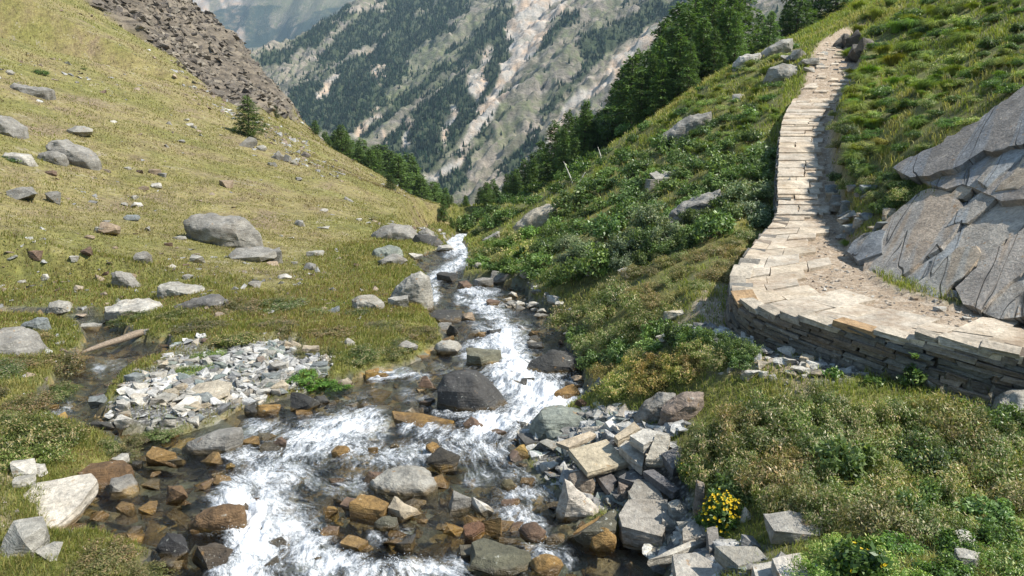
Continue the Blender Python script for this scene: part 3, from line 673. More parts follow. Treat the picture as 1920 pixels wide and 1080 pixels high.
def lump(cx, base, w, h, col, label, kind='block', name='rock', group=None, rot=None, amp=0.04, sink=0.25, lod=8):
    """a loose rock of a given size in photo pixels, resting at a ground point"""
    _seed[0] += 1; s = _seed[0]; rr = random.Random(s)
    g = hit(cx, base-h*0.15); k = math.hypot(g[1], CZ-g[2])/F
    W, H = w*k, h*k*1.05
    if name == 'flat_stone': H *= 1
    pts = hull_points(kind, rr); mz = max(abs(p.z) for p in pts); mx = max(abs(p.x) for p in pts); my = max(abs(p.y) for p in pts)
    a = rr.uniform(-.4, .4) if rot is None else rot; c_, s_ = math.cos(a), math.sin(a)
    q = []
    for p in pts:
        x, y, z = p.x/mx*W/2, p.y/my*W/2*rr.uniform(.7, .85), p.z/mz*H/2
        z += x*rr.uniform(-.05, .05); q.append((x*c_-y*s_, x*s_+y*c_, z+H*(.5-sink)))
    me = finish(name, hull(q), max(W, H), amp, s, M_RIVER if isriver(g) else M_ROCK, 0, lod)
    return put(me, name, (g[0], g[1]+W*.2, g[2]), col, label, 'rock', group)

# -- the left hillside
crag([(352,400),(360,390),(395,387),(425,390),(455,397),(475,420),(492,448),(496,466),(465,466),(440,455),(420,430),(395,420),(370,412)], GREY, 'largest grey boulder on the left grass slope, its flat back tapering to the upper left', 0.55, amp=0.06, base=(450,468), front=.85)
lump(398,432,34,22, GREY, 'small grey block tucked under the upper end of the largest hillside boulder', 'block')
lump(470,492,88,24, GREY, 'low broken grey ledge in the grass just below the largest hillside boulder', 'round', 'rock_ledge')
lump(512,496,34,30, GREY, 'grey rock at the right end of the low ledge below the largest hillside boulder', 'block')
crag([(88,262),(96,247),(112,246),(140,258),(165,277),(186,298),(184,310),(150,305),(120,290),(95,275)], GREY, 'long grey boulder sloping down right with a dark lower end, high on the left slope', .5, amp=.05)
crag([(65,300),(75,282),(100,279),(122,290),(121,305),(90,305)], GREY, 'grey flat-topped boulder between a pale boulder and the long sloping one, left slope', .5)
crag([(2,294),(10,281),(35,278),(60,284),(66,303),(30,306)], PALE, 'pale boulder at the left edge of the photo beside dark green weeds', .5)
crag([(-30,252),(-25,215),(0,207),(22,220),(42,240),(40,250)], GREY, 'grey boulder cut by the left photo edge, with a dark shaded face', .6)
crag([(20,165),(28,153),(65,156),(95,168),(92,178),(60,176)], GREY, 'flat grey boulder high at the left edge of the grass slope', .6)
lump(145,256,48,20, MID, 'grey boulder just above the long sloping boulder, left slope', 'round', 'boulder')
lump(40,378,60,26, GREY, 'light grey rock with a small white corner, left of a dark-ended rock', 'block')
lump(100,384,40,24, GREY, 'grey rock with a dark right end on the lower left slope', 'block')
lump(243,415,32,13, BLUE, 'smooth blue-grey flat stone lying alone in the dry grass', 'round', 'flat_stone')
lump(200,445,44,30, WARM, 'brownish knobbly rock half buried in dry grass below the blue-grey stone', 'round')
lump(266,497,34,26, GREY, 'small dark-bellied grey rock standing clear of the grass in mid slope', 'round')
lump(168,484,30,24, BROWN, 'dark brown layered rock on the slope, left of the dark-bellied rock', 'block')
lump(292,355,22,13, PALE, 'small pale stone high in the middle of the left slope', 'round')
crag([(208,503),(218,498),(237,504),(252,522),(264,540),(240,537),(218,518)], GREY, 'elongated grey rock leaning down right at the foot of the left slope', .5)
crag([(300,555),(303,530),(318,524),(350,532),(382,543),(350,552)], MID, 'pointed pale-grey boulder above the flat white boulder, meadow edge', .6)
crag([(200,590),(197,572),(230,561),(270,560),(300,573),(290,577),(255,578),(225,585)], PALE, 'flat whitish boulder overhanging the small side channel', .7, amp=.05)
crag([(325,575),(345,564),(385,553),(410,550),(428,562),(420,572),(370,576)], (.14,.14,.14), 'long dark grey boulder with a white streak, lying in the meadow', .5)
crag([(88,585),(95,562),(110,555),(130,563),(135,580),(112,591)], MID, 'rounded grey boulder between the flat whitish boulder and the left photo edge', .7)
crag([(35,620),(48,600),(70,587),(88,590),(86,606),(60,620)], BLUE, 'smooth blue-green boulder leaning over the side channel', .6, amp=.05)
crag([(-60,660),(-40,618),(0,610),(40,622),(76,650),(70,662)], GREY, 'big rough grey boulder at the left photo edge beside the side channel', .6)
lump(170,620,40,12, MID, 'thin grey slab at the mouth of the narrow side channel', 'flat')
lump(145,546,18,12, TAN, 'small orange-tan stone in the green grass near the left edge', 'round')
lump(458,278,40,22, GREY, 'grey boulder with a black shadowed front below the lone larch', 'block', 'boulder')
lump(489,284,22,12, MID, 'small pale stone right of the boulder below the lone larch', 'round')
lump(520,302,20,22, GREY, 'left rock of the row of three small rocks below the lone larch', 'block')
lump(537,306,22,18, GREY, 'middle rock of the row of three small rocks below the lone larch', 'block')
lump(551,311,14,14, MID, 'right rock of the row of three small rocks below the lone larch', 'block')
lump(573,296,20,13, (.17,.15,.14), 'single purplish-grey rock right of the row of three on the upper slope', 'block')
lump(190,440,26,14, MID, 'half-sunk grey stone above the brownish knobbly rock', 'flat')
lump(420,352,26,14, WARM, 'tan flat stone in the open grass above the largest boulder', 'flat')
lump(365,495,30,14, MID, 'broad grey stone in the grass left of the ledge below the largest boulder', 'flat')
lump(590,482,34,10, MID, 'small flat grey stone in the meadow towards the stream', 'flat')
lump(620,588,30,12, BLUE, 'dark flat stone in the meadow above the grassy island', 'flat')
lump(475,540,26,10, GREY, 'flat grey stone among the meadow heath, mid-left', 'flat')
lump(655,650,20,14, PALE, 'white stone in the grass of the island near the stream', 'block')
# -- along the upper stream
crag([(700,440),(715,425),(740,413),(765,420),(790,440),(785,452),(750,446)], GREY, 'big low grey outcrop above the head of the stream', .6, 'outcrop')
crag([(780,450),(785,430),(800,422),(815,432),(818,447)], GREY, 'grey block right behind the low outcrop at the head of the stream', .6)
crag([(698,482),(702,465),(725,457),(750,460),(757,476),(745,484)], GREEN, 'smooth grey-green boulder beside the dark upper pool', .7, amp=.05)
lump(735,500,60,22, GREY, 'grey rock below the grey-green boulder at the pool edge', 'round')
lump(800,463,56,20, (.12,.12,.12), 'dark layered rock at the head of the stream left of the white lip', 'block')
lump(835,474,40,12, PALE, 'thin pale slab at the white lip of the stream', 'flat')
lump(778,490,32,16, PALE, 'whitish stones beside the upper pool, largest of them', 'block')
crag([(733,560),(745,540),(770,512),(788,508),(803,520),(810,548),(795,566),(760,570)], MID, 'tall triangular grey boulder standing at the stream bank', .65, amp=.035)
crag([(660,582),(660,556),(672,545),(700,550),(720,562),(715,572),(690,580)], MID, 'jagged grey boulder left of the tall triangular boulder', .6)
lump(745,578,40,20, MID, 'pale rock lying between the jagged and the triangular boulder', 'flat')
lump(838,530,40,16, DARK, 'dark flat stone in mid stream below the upper pool', 'flat')
lump(868,545,34,18, BROWN, 'brown wet stone in the upper rapids', 'block'); lump(905,540,36,18, GREY, 'grey wet stone at the right of the upper rapids', 'flat')
lump(940,528,40,18, GREY, 'grey stone in the bank gravel right of the upper rapids', 'flat'); lump(985,525,22,20, MID, 'pale stone at the end of the upper bank gravel', 'block')
lump(895,505,20,14, MID, 'small pale stone in bright grass by the upper stream', 'round')
lump(880,605,26,18, WARM, 'reddish tan stone above the foaming chute', 'block'); lump(830,605,70,14, DARK, 'long dark ledge across the left of the stream', 'flat')
lump(838,668,54,30, MID, 'pale boulder on the left bank beside the chute', 'round', 'boulder')
lump(905,688,74,26, (.14,.14,.10), 'flat olive-brown rock washed by the chute', 'flat'); lump(925,634,28,16, DARK, 'small black rock in the chute', 'block')
lump(760,660,40,16, GREY, 'dark grey stone at the edge of the grassy island', 'block'); lump(848,632,22,24, DARK, 'dark stone at the left side of the chute top', 'block')
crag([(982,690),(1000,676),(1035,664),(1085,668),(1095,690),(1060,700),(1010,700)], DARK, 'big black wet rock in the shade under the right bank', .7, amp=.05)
lump(1082,722,24,18, WARM, 'orange stone at the shaded right bank', 'block'); lump(1065,755,50,26, AMB, 'amber rock below the black rock at the right bank', 'block')
lump(1120,745,36,36, (.18,.18,.18), 'dark wedge-shaped rock at the foot of the shrubby right bank', 'wedge'); lump(1100,768,40,24, BROWN, 'brown wet rock beside the dark wedge on the right bank', 'block')
for px, py, w_, h_, l in [(975,577,22,14,'white stone at the left end of the pale gravel bar'),(1000,582,26,16,'pale stone in the middle of the right gravel bar'),(1040,572,30,18,'largest white stone of the right gravel bar'),(1055,590,26,18,'pale stone at the right end of the gravel bar')]:
    lump(px, py, w_, h_, PALE, l, 'block')
# -- mid stream
crag([(820,725),(835,705),(872,697),(890,700),(930,730),(955,758),(940,765),(900,770),(850,750)], (.06,.06,.06), 'biggest dark grey rock in mid stream with a smooth sloping face', .75, amp=.035)
lump(800,738,34,34, BROWN, 'brown pointed rock left of the big dark mid-stream rock', 'wedge'); slab([(735,770),(790,775),(850,790),(845,806),(790,802),(740,785)], AMB, 'long orange slab just under the water in mid stream', .05, .12)
lump(890,812,42,26, BROWN, 'reddish brown rock at the right end of the orange slab', 'block')
lump(560,775,70,34, DARK, 'black wet rock at the lower end of the white gravel bar', 'block'); lump(500,782,44,26, AMB, 'amber rock beside the black wet rock of the gravel bar', 'block')
lump(600,765,36,22, DARK, 'dark wet rock right of the black one at the gravel bar', 'round'); lump(470,782,30,22, DARK, 'rounded black stone left of the amber rock', 'round'); lump(648,726,30,14, TAN, 'tan stone at the green tip of the gravel bar','round')
crag([(342,845),(352,825),(395,803),(440,795),(455,800),(452,822),(410,838),(370,850)], GREY, 'grey slab-shaped rock with an amber wet flank, left of the rapids', .6, amp=.025)
lump(527,842,28,18, BROWN, 'little brown stone in the left foam', 'block'); lump(637,862,38,24, AMB, 'small amber dome-shaped stone in the foam', 'round')
lump(808,858,36,26, AMB, 'ochre wedge of rock behind the dark stone in mid rapids', 'wedge'); lump(830,887,66,44, (.05,.045,.035), 'dark knobbly wet rock in the middle of the rapids', 'round')
crag([(690,915),(697,898),(730,888),(785,885),(815,895),(820,908),(790,920),(730,926)], MID, 'long rounded grey boulder with a pale dry top in the rapids', .6, amp=.05)
lump(862,965,40,38, GREY, 'grey block right of the long rounded boulder', 'block'); lump(898,972,58,34, PALE, 'white-topped stone with an amber foot in the lower rapids', 'block')
lump(925,1015,40,48, AMB, 'squarish golden stone in the lower rapids', 'block', amp=.035); lump(888,1022,40,48, (.17,.09,.05), 'red-brown diamond-shaped stone beside the squarish golden one', 'wedge', amp=.035)
lump(755,980,60,44, TAN, 'whitish stone with a pale tan flank below the long rounded boulder', 'wedge'); lump(775,965,26,20, PALE, 'small white stone touching the tan-flanked one', 'block')
lump(690,978,70,30, AMB, 'amber flat stone just under the water, centre of the lower rapids', 'flat'); lump(720,1000,50,30, (.08,.08,.06), 'dark stone next to the amber flat one in the lower rapids', 'round')
lump(622,973,24,26, AMB, 'small orange stone in the smooth green water', 'block'); lump(955,925,30,26, (.10,.09,.05), 'dark olive stone at the right of the rapids', 'round')
lump(1000,1020,54,34, BROWN, 'brown stone near the white-tipped triangle rock', 'round'); lump(1130,1045,50,56, AMB, 'golden stone in the dark corner of water at the right', 'round')
lump(935,1075,120,40, (.10,.10,.07), 'dark olive dome of rock at the bottom edge of the stream', 'round'); lump(1025,1085,60,40, AMB, 'ochre stone cut by the bottom photo edge', 'round')
lump(1110,1030,90,50, (.09,.085,.06), 'broad dark rock in the shaded water by the slab pile', 'flat'); slab([(1085,990),(1130,965),(1150,975),(1075,1000)], AMB, 'amber rock at the foot of the white triangle rock', .08, .15)
crag([(352,985),(365,965),(420,948),(458,950),(457,975),(440,998),(380,998)], (.16,.10,.05), 'brown wet block standing in the left rapids', .6, amp=.035)
lump(322,1055,66,50, (.03,.03,.032), 'glistening black rock at the bottom left of the stream', 'round'); lump(385,1075,80,46, (.07,.055,.04), 'dark brown rock at the bottom edge beside the glistening one', 'block')
lump(300,880,60,30, AMB, 'amber flat stone in the left shallows', 'flat'); lump(230,930,50,26, GREY, 'grey stone with a white edge in the left shallows', 'flat')
lump(275,962,36,14, AMB, 'thin yellow stone in the left shallows', 'flat'); lump(330,950,44,34, (.16,.10,.05), 'rusty stone under water in the left shallows', 'block'); lump(190,920,90,36, (.14,.085,.04), 'rust-orange rock under water at the tip of the big white slab', 'flat')
# -- left bank, lower
slab([(8,952),(70,905),(170,889),(182,900),(150,945),(98,992)], (.50,.47,.42), 'big white flat slab lying at the water edge, lower left', .10, .14)
lump(45,900,44,40, PALE, 'tallest of the pale rocks beside the round grass tuft', 'block'); lump(72,895,32,22, PALE, 'pale rock at the right of the tall one beside the grass tuft', 'block'); lump(42,915,36,18, MID, 'low grey rock in front of the tall pale one', 'flat')
lump(30,1050,90,50, MID, 'grey slab in the grass of the bottom left corner', 'flat'); lump(95,1052,44,22, MID, 'small grey slab beside the corner slab, bottom left', 'flat'); lump(40,1010,36,22, MID, 'pale upright stone behind the corner slab', 'block')
lump(222,876,36,20, MID, 'grey stone at the left inlet below the heath tufts', 'flat')
# -- the pale gravel bar
slab([(322,765),(350,745),(378,742),(375,755),(340,778)], PALE, 'white tilted slab with a black shadow under it, in the gravel bar', .1, .08, (-.25, .1))
slab([(345,740),(370,720),(410,712),(434,718),(428,735),(390,752)], (.42,.38,.31), 'largest cream slab of the gravel bar', .08, .08, (.05, .1)); crag([(353,760),(358,738),(385,731),(398,742),(394,760)], BLUE, 'rounded blue-grey stone against the cream slab of the gravel bar', .7)
lump(232,812,40,36, PALE, 'white block at the lower left end of the gravel bar', 'block'); lump(192,783,36,16, PALE, 'flat white stone at the left end of the gravel bar', 'flat'); lump(250,765,36,22, PALE, 'pale stone in the left half of the gravel bar', 'block')
lump(488,692,24,26, (.24,.20,.17), 'upright brownish stone in the upper gravel bar', 'wedge'); lump(520,700,36,18, PALE, 'pale flat stone right of the upright brownish one', 'flat'); lump(505,720,36,16, BLUE, 'grey-green flat stone below the upright brownish one', 'flat')
# -- pile of quarried-looking slabs, right bank
crag([(989,812),(1000,785),(1015,773),(1056,769),(1115,779),(1130,795),(1085,806),(1022,815)], GREEN, 'big grey-green rock beside the white fall at the top of the slab pile', .55, amp=.035)
lump(1030,810,50,30, PALE, 'whitish rock in front of the big grey-green rock', 'block'); lump(1042,832,34,24, GREEN, 'small green-grey rock under the whitish one at the slab pile', 'block')
slab([(1067,843),(1137,824),(1178,865),(1102,886)], (.46,.41,.31), 'large cream slab with brown stripes in the middle of the slab pile', .26, .08, (-.08, .12))
slab([(1043,830),(1107,808),(1118,813),(1067,839)], (.42,.36,.28), 'thin tan slab propped above the large striped one', .25, .06, (-.1, .2)); slab([(1152,817),(1189,791),(1200,802),(1159,826)], TAN, 'tilted tan slab at the back of the slab pile', .24, .08, (-.1, .3))
slab([(1181,817),(1207,804),(1255,813),(1233,819),(1207,834)], PALE, 'white angular slab at the back right of the slab pile', .24, .1); slab([(1211,861),(1230,813),(1257,817),(1248,861)], (.44,.42,.37), 'upright pale slab dappled with shade at the right of the slab pile', .2, .1, (0, .5))
slab([(1161,836),(1174,826),(1211,839),(1204,876),(1181,854)], PALE, 'pale broken slab right of the large striped slab', .2, .1, (0, .25)); crag([(1063,900),(1066,890),(1085,884),(1115,887),(1118,921),(1102,936)], (.25,.21,.17), 'brown-grey block behind the white triangle rock', .7, amp=.035)
crag([(1044,954),(1059,898),(1090,925),(1122,954),(1081,976),(1046,961)], (.52,.49,.45), 'white speckled triangle rock with an amber foot at the water edge', .7, amp=.035); slab([(1115,887),(1141,876),(1156,902),(1141,921)], (.15,.14,.14), 'dark slab shaded by the large striped slab', .15, .08, (0, .2))  # last slab: shade under the striped slab put into its dark colour
crag([(1156,936),(1159,902),(1178,910),(1170,945)], (.30,.25,.22), 'small narrow stone standing between the slabs', .8, amp=.035); slab([(1178,924),(1193,899),(1226,899),(1244,936),(1185,936)], GREY, 'grey slab behind the biggest grey block of the pile', .2, .1, (0, .15))
slab([(1161,965),(1178,936),(1252,936),(1250,976),(1241,1006),(1167,987)], (.34,.325,.30), 'biggest grey block at the water edge of the slab pile', .22, .22, (0, .28)); slab([(1207,884),(1226,880),(1274,917),(1263,924)], (.12,.12,.13), 'long dark slab in the shade of the heath', .15, .08, (0, .1))  # long slab: the heath's cast shadow put into its dark colour
crag([(1252,970),(1252,943),(1274,939),(1294,958),(1278,973)], MID, 'grey angular rock right of the biggest grey block', .8, amp=.035); slab([(1280,991),(1311,965),(1337,1002),(1281,1013)], (.36,.345,.32), 'tilted light grey slab left of the yellow flowers', .2, .1, (.1, .35))
slab([(1215,1050),(1311,1006),(1331,1002),(1326,1013),(1263,1039)], (.40,.385,.35), 'long pale slab pointing down left towards the water', .22, .07, (-.1, .1)); slab([(1261,1039),(1307,1037),(1370,1073),(1367,1092),(1270,1092)], (.36,.345,.32), 'grey slab at the bottom edge below the long pale slab', .22, .15, (0, .1))
slab([(1341,1024),(1419,1024),(1441,1047),(1385,1061)], MID, 'flat grey slab at the bottom right of the pile', .14, .12); slab([(1448,1047),(1500,1036),(1524,1084),(1467,1090)], (.50,.48,.45), 'white speckled slab at the bottom edge, right end of the pile', .16, .12)
slab([(1411,1061),(1448,1052),(1463,1088),(1419,1088)], PALE, 'small pale slab left of the white speckled one, bottom edge', .14, .12); crag([(1189,784),(1207,761),(1244,736),(1267,739),(1262,765),(1226,791)], GREY, 'grey leaning boulder against the heath above the slab pile', .6, amp=.05)
crag([(1233,795),(1241,769),(1285,739),(1318,736),(1311,776),(1270,791)], (.27,.22,.185), 'brownish-pink boulder right of the grey leaning boulder', .6, amp=.05); slab([(969,813),(1011,811),(1015,828),(985,832)], (.10,.10,.10), 'dark stone at the foam left of the slab pile', .1, .12)
crag([(1306,899),(1319,906),(1324,961),(1311,961)], (.22,.20,.18), 'thin slab on edge holding back the soil under the heath', 1.5, amp=.035); crag([(1385,976),(1398,950),(1419,976)], PALE, 'white pointed stone under the heath, right of the yellow flowers', .8, amp=.035)
slab([(1160,895),(1185,880),(1215,890),(1190,905)], (.13,.13,.135), 'dark grey slab in the gap behind the narrow standing stone', .12, .1); slab([(1240,850),(1275,835),(1290,860),(1262,880)], (.15,.15,.155), 'dark slab in the shade at the right edge of the pile', .12, .1); slab([(1325,990),(1345,985),(1350,1025),(1330,1030)], (.25,.24,.23), 'small dark grey stone wedged at the tip of the long pale slab', .15, .1)  # slab at the pile's right edge: shade put into its dark colour
lump(1290,1000,40,26, MID, 'grey stone between the biggest block and the tilted slab', 'block'); lump(1255,1000,50,36, (.3,.29,.27), 'grey stone half in the dark water by the biggest block', 'block'); lump(1500,1010,110,26, GREY, 'long low grey rock under the front of the heath', 'flat')
lump(1810,1025,38,26, PALE, 'white stone in the dark grass near the bottom right corner', 'block'); lump(1815,1075,50,36, MID, 'grey stone at the bottom edge of the right corner', 'flat')
crag([(1870,785),(1875,755),(1905,738),(1960,735),(1970,790)], MID, 'pale boulder at the right photo edge under the dry stone wall', .7); lump(1745,728,40,18, MID, 'pale stone at the foot of the dry stone wall', 'block')
lump(1268,598,46,16, (.46,.43,.36), 'small rectangular cream slab in the grass left of the wall', 'flat'); lump(1250,640,36,18, PALE, 'pale stone heap below the cream slab left of the wall', 'block'); lump(1400,655,30,22, PALE, 'leaning pale stone at the corner of the wall', 'flat')
# -- the shrub slope on the right
lump(1245,345,56,28, MID, 'pale double rock in the middle of the shrub slope', 'block'); lump(1262,335,20,20, PALE, 'white knob on top of the pale double rock', 'block'); lump(1225,355,30,20, MID, 'pale rock at the left of the double rock', 'flat')
crag([(1255,402),(1275,385),(1310,372),(1350,355),(1355,365),(1320,395),(1290,410)], GREY, 'layered grey ledge in the shrubs left of the path wall', .5, 'rock_ledge', lam=.012); crag([(1228,438),(1250,418),(1262,414),(1240,445)], GREY, 'thin grey ridge of rock below the layered ledge', .5, 'rock_ledge')
crag([(960,425),(985,405),(1010,395),(1030,385),(1045,382),(1030,420),(1000,432)], (.38,.35,.29), 'pale rocky edge under the yellow-green bank, upper shrub slope', .6, 'rock_ledge'); crag([(905,450),(930,435),(938,432),(920,452)], MID, 'pale slab in the shrubs just above the stream', .6)
crag([(1240,258),(1260,245),(1290,222),(1335,206),(1332,213),(1295,235),(1262,262)], GREY, 'long thin ridge of grey rock high on the shrub slope', .35, 'rock_ledge'); crag([(1432,150),(1440,127),(1470,122),(1492,125),(1500,138),(1480,146),(1450,152)], MID, 'grey block with a dark overhang below the upper path', .7)
crag([(1375,118),(1385,106),(1410,102),(1425,100),(1420,115),(1395,124)], PALE, 'pale outcrop on the grassy crest left of the upper path', .6); crag([(1425,102),(1435,90),(1465,75),(1485,74),(1475,88),(1445,104)], MID, 'grey outcrop higher on the crest towards the path', .6)
lump(1255,195,46,22, GREY, 'grey rock at the foot of the big larches on the crest', 'block'); lump(1172,530,28,30, PALE, 'white upright stone at the edge of the heath, right bank', 'block'); lump(1105,518,20,16, MID, 'small grey stone under silver shrubs, right bank', 'round')
lump(1692,40,24,18, MID, 'single pale stone in the green slope above the path', 'round'); lump(1145,330,22,14, MID, 'small pale stone in the shrubs left of the double rock', 'round'); lump(1385,190,22,14, MID, 'pale stone in the grass below the grey block', 'block')
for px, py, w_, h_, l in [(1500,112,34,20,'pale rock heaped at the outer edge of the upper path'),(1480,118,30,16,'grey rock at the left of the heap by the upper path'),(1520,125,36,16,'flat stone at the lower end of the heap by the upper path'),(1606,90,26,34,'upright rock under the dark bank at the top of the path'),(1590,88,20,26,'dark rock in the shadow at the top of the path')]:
    lump(px, py, w_, h_, MID if 'dark' not in l else (.1,.09,.08), l, 'block')  # dark tone puts the shadow at the path top into the rock colour
for px, py, w_, h_ in [(1508,122,22,12),(1490,128,18,11),(1530,116,20,10),(1515,136,24,11),(1538,128,22,10),(1472,132,20,12),(1545,104,16,9)]:
    lump(px, py, w_, h_, (.36,.35,.32), 'small pale rock of the heap at the outer edge of the upper path', 'block', 'rock', 'rock heap at the outer edge of the upper path')
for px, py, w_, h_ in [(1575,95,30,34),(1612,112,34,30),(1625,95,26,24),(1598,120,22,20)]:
    lump(px, py, w_, h_, (.13,.12,.105), 'shade-coloured rock of the cut bank at the right of the path top', 'block', 'rock', 'dark rocks at the top of the path')  # added rocks, coloured dark to stand for the shade of the bank
# ------------------------------------------------------------------ flagstone path, dry stone wall, tilted outcrop
def lerp(a, b, t): return a+(b-a)*t
def pl(A, i):
    i = np.clip(i, 0, len(A)-1.001); k = int(i); return lerp(A[k], A[k+1], i-k)
cen = (OUT+INN)/2; arc = np.concatenate([[0], np.cumsum(np.linalg.norm(np.diff(cen, axis=0), axis=1))])
def idx_at(s): return float(np.interp(s, arc, np.arange(len(arc))))
class Soup:
    def __init__(s): s.V = []; s.F = []; s.C = []
    def prism(s, top, th, col, shrink=0.97):
        """an irregular flat stone: outline on top, a little smaller below"""
        n = len(top); b = len(s.V); ce = np.mean(top, 0)
        for p in top: s.V.append(p)
        for p in top: q = ce+(p-ce)*shrink; s.V.append(q-np.array([0, 0, th]))
        s.V.append(ce+np.array([0, 0, 0.003])); s.C += [col]*(2*n+1)
        for i in range(n):
            j = (i+1) % n; s.F += [(b+i, b+j, b+2*n), (b+i, b+n+i, b+n+j), (b+i, b+n+j, b+j)]
    def box(s, c, ex, ey, ez, col, jit=.12, rr=random):
        b = len(s.V)
        for x in (-1, 1):
            for y in (-1, 1):
                for z in (-1, 1):
                    s.V.append(c+ex*x*(1+rr.uniform(-jit, jit))+ey*y*(1+rr.uniform(-jit, jit))+ez*z*(1+rr.uniform(-jit*1.6, jit*1.6))); s.C.append(col)
        for f in [(0, 1, 3, 2), (4, 6, 7, 5), (0, 4, 5, 1), (2, 3, 7, 6), (0, 2, 6, 4), (1, 5, 7, 3)]:
            s.F += [(b+f[0], b+f[1], b+f[2]), (b+f[0], b+f[2], b+f[3])]
    def make(s, name, mat, parent=None, bevel=0):
        o = build(name, np.array(s.V), np.array(s.F), mat, np.array(s.C), False, parent)
        if bevel:
            m = o.modifiers.new('edge', 'BEVEL'); m.width = bevel; m.segments = 1; m.limit_method = 'ANGLE'; m.angle_limit = math.radians(40)
        return o
def edge_quad(i0, i1, f0, f1, gap, rr, z=None, amp=.02, n=3):
    """outline of a flag between two path stations and two fractions of its width"""
    C = [lerp(pl(OUT, i), pl(INN, i), f) for i, f in ((i0, f0), (i0, f1), (i1, f1), (i1, f0))]
    ce = np.mean(C, 0); o = []
    for k in range(4):
        a, b = C[k], C[(k+1) % 4]
        for j in range(n):
            p = lerp(a, b, (j+(.0 if j == 0 else rr.uniform(-.15, .15)))/n); d = ce-p; L = np.linalg.norm(d)+1e-6
            p = p+d/L*(gap+rr.uniform(0, amp)); o.append(p)
    o = np.array(o)
    if z is not None: o[:, 2] = z
    return o
rr = random.Random(5); S = Soup()
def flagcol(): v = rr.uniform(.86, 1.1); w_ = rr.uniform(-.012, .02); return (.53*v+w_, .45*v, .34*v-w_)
s = arc[1]; send = arc[66]
while s < send:                                       # wide flags along the outer side of the bend
    L = rr.uniform(.28, .6); i0, i1 = idx_at(s), idx_at(min(s+L, send)); im = (i0+i1)/2
    W = np.linalg.norm(pl(INN, im)-pl(OUT, im)); reach = rr.uniform(.38, .62)*(1.0 if im > 30 else .85)
    cuts = [-.03/W*2]; 
    while cuts[-1] < reach: cuts.append(cuts[-1]+rr.uniform(.3, .8)/W)
    for f0, f1 in zip(cuts[:-1], cuts[1:]):
        q = edge_quad(i0+rr.uniform(-.35, .35), i1+rr.uniform(-.15, .35), f0, f1, .0, rr, None, .012); tl = (rr.uniform(-.012, .012), rr.uniform(-.012, .012))
        q[:, 2] += 0.004+rr.uniform(-.006, .008)+(q[:, 0]-q[:, 0].mean())*tl[0]+(q[:, 1]-q[:, 1].mean())*tl[1]
        S.prism(q, .08, flagcol())
    s += L
s = send; send2 = arc[93]
while s < send2:                                       # treads climbing to the crest
    L = rr.choice([.16, .22, .3, .42, .6]); i0, i1 = idx_at(s), idx_at(s+L+.03); zt = float(lerp(pl(OUT, i0), pl(INN, i0), .4)[2])+.012
    W = np.linalg.norm(pl(INN, i0)-pl(OUT, i0)); end = rr.uniform(.72, .93)
    cuts = [-.05]; 
    while cuts[-1] < end-.05: cuts.append(min(end, cuts[-1]+rr.uniform(.25, 1.0)))
    sk_ = rr.uniform(-.3, .3)
    for f0, f1 in zip(cuts[:-1], cuts[1:]):
        q = edge_quad(i0+rr.uniform(-.25, .25), i1+rr.uniform(-.1, .25), f0, f1, .0, rr, None, .03); q[:, 2] = zt+(q[:, 2]-q[:, 2].min())*rr.uniform(.65, 1.0)+rr.uniform(-.015, .02); S.prism(q, .13, flagcol())
    s += L
s = send2
while s < arc[-8]:                                     # a few stones in the trodden soil above
    i0 = idx_at(s); f = rr.uniform(0, .8); W = np.linalg.norm(pl(INN, i0)-pl(OUT, i0))
    q = edge_quad(i0, idx_at(s+rr.uniform(.2, .5)), f, f+rr.uniform(.15, .4), .02, rr, None, .06); q[:, 2] += .01
    S.prism(q, .08, flagcol()); s += rr.uniform(.15, .6)
tag(S.make('path', mat_rock('path_stone', attr=True, strat=1.0, bump=.6, dirt=.8, band=.3)), 'sunlit flagstone footpath stepping up the slope', kind='structure')

# the wall under the outer edge
wall = D.objects.new('dry_stone_wall', None); COL.objects.link(wall); wall.location = OUT[36]
tag(wall, 'shaded dry stone wall of tilted flat stones carrying the outer edge of the path', 'stone wall', None, 'thing')
M = Soup(); WL = np.concatenate([[0], np.cumsum(np.linalg.norm(np.diff(OUT[:, :2], axis=0), axis=1))]); org = np.array(OUT[36])
def wall_frame(s_):
    i = float(np.interp(s_, WL, np.arange(len(WL)))); p = pl(OUT, i); q = pl(OUT, min(i+.3, len(OUT)-1.01)); t = q-p; t[2] = 0; t /= np.linalg.norm(t)+1e-9
    n = np.array([-t[1], t[0], 0]); inn = pl(INN, i)
    if np.dot(n[:2], (p-inn)[:2]) < 0: n = -n
    return p, t, n, float(np.interp(i, np.arange(len(HW)), HW))
th_ = math.radians(8); row = -14
smax = WL[92]
for row in range(-40, 170):
    hh = row*.054; s0 = rr.uniform(-.3, 0)-2.0
    a_ = -3.0
    while a_ < smax+3:
        ln = rr.uniform(.14, .5); am = a_+ln/2; a_ += ln+.012
        s_ = am*math.cos(th_)-hh*math.sin(th_); h_ = am*math.sin(th_)+hh*math.cos(th_)
        if not 0 < s_ < smax: continue
        p, t, n, H = wall_frame(s_)
        h_ = h_-0.0
        if H < .12 or not -.12 < h_ < H-.02: continue
        e1 = t*math.cos(th_)+np.array([0, 0, math.sin(th_)]); e3 = -t*math.sin(th_)+np.array([0, 0, math.cos(th_)])
        v = rr.uniform(.6, 1.25); w_ = rr.uniform(-.02, .03)
        c = p+n*(rr.uniform(-.02, .022)-.08)+np.array([0, 0, h_-H])
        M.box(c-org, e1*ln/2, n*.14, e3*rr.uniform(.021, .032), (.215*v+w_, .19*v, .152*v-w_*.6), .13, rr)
M.make('masonry', M_STONES, wall, .006)
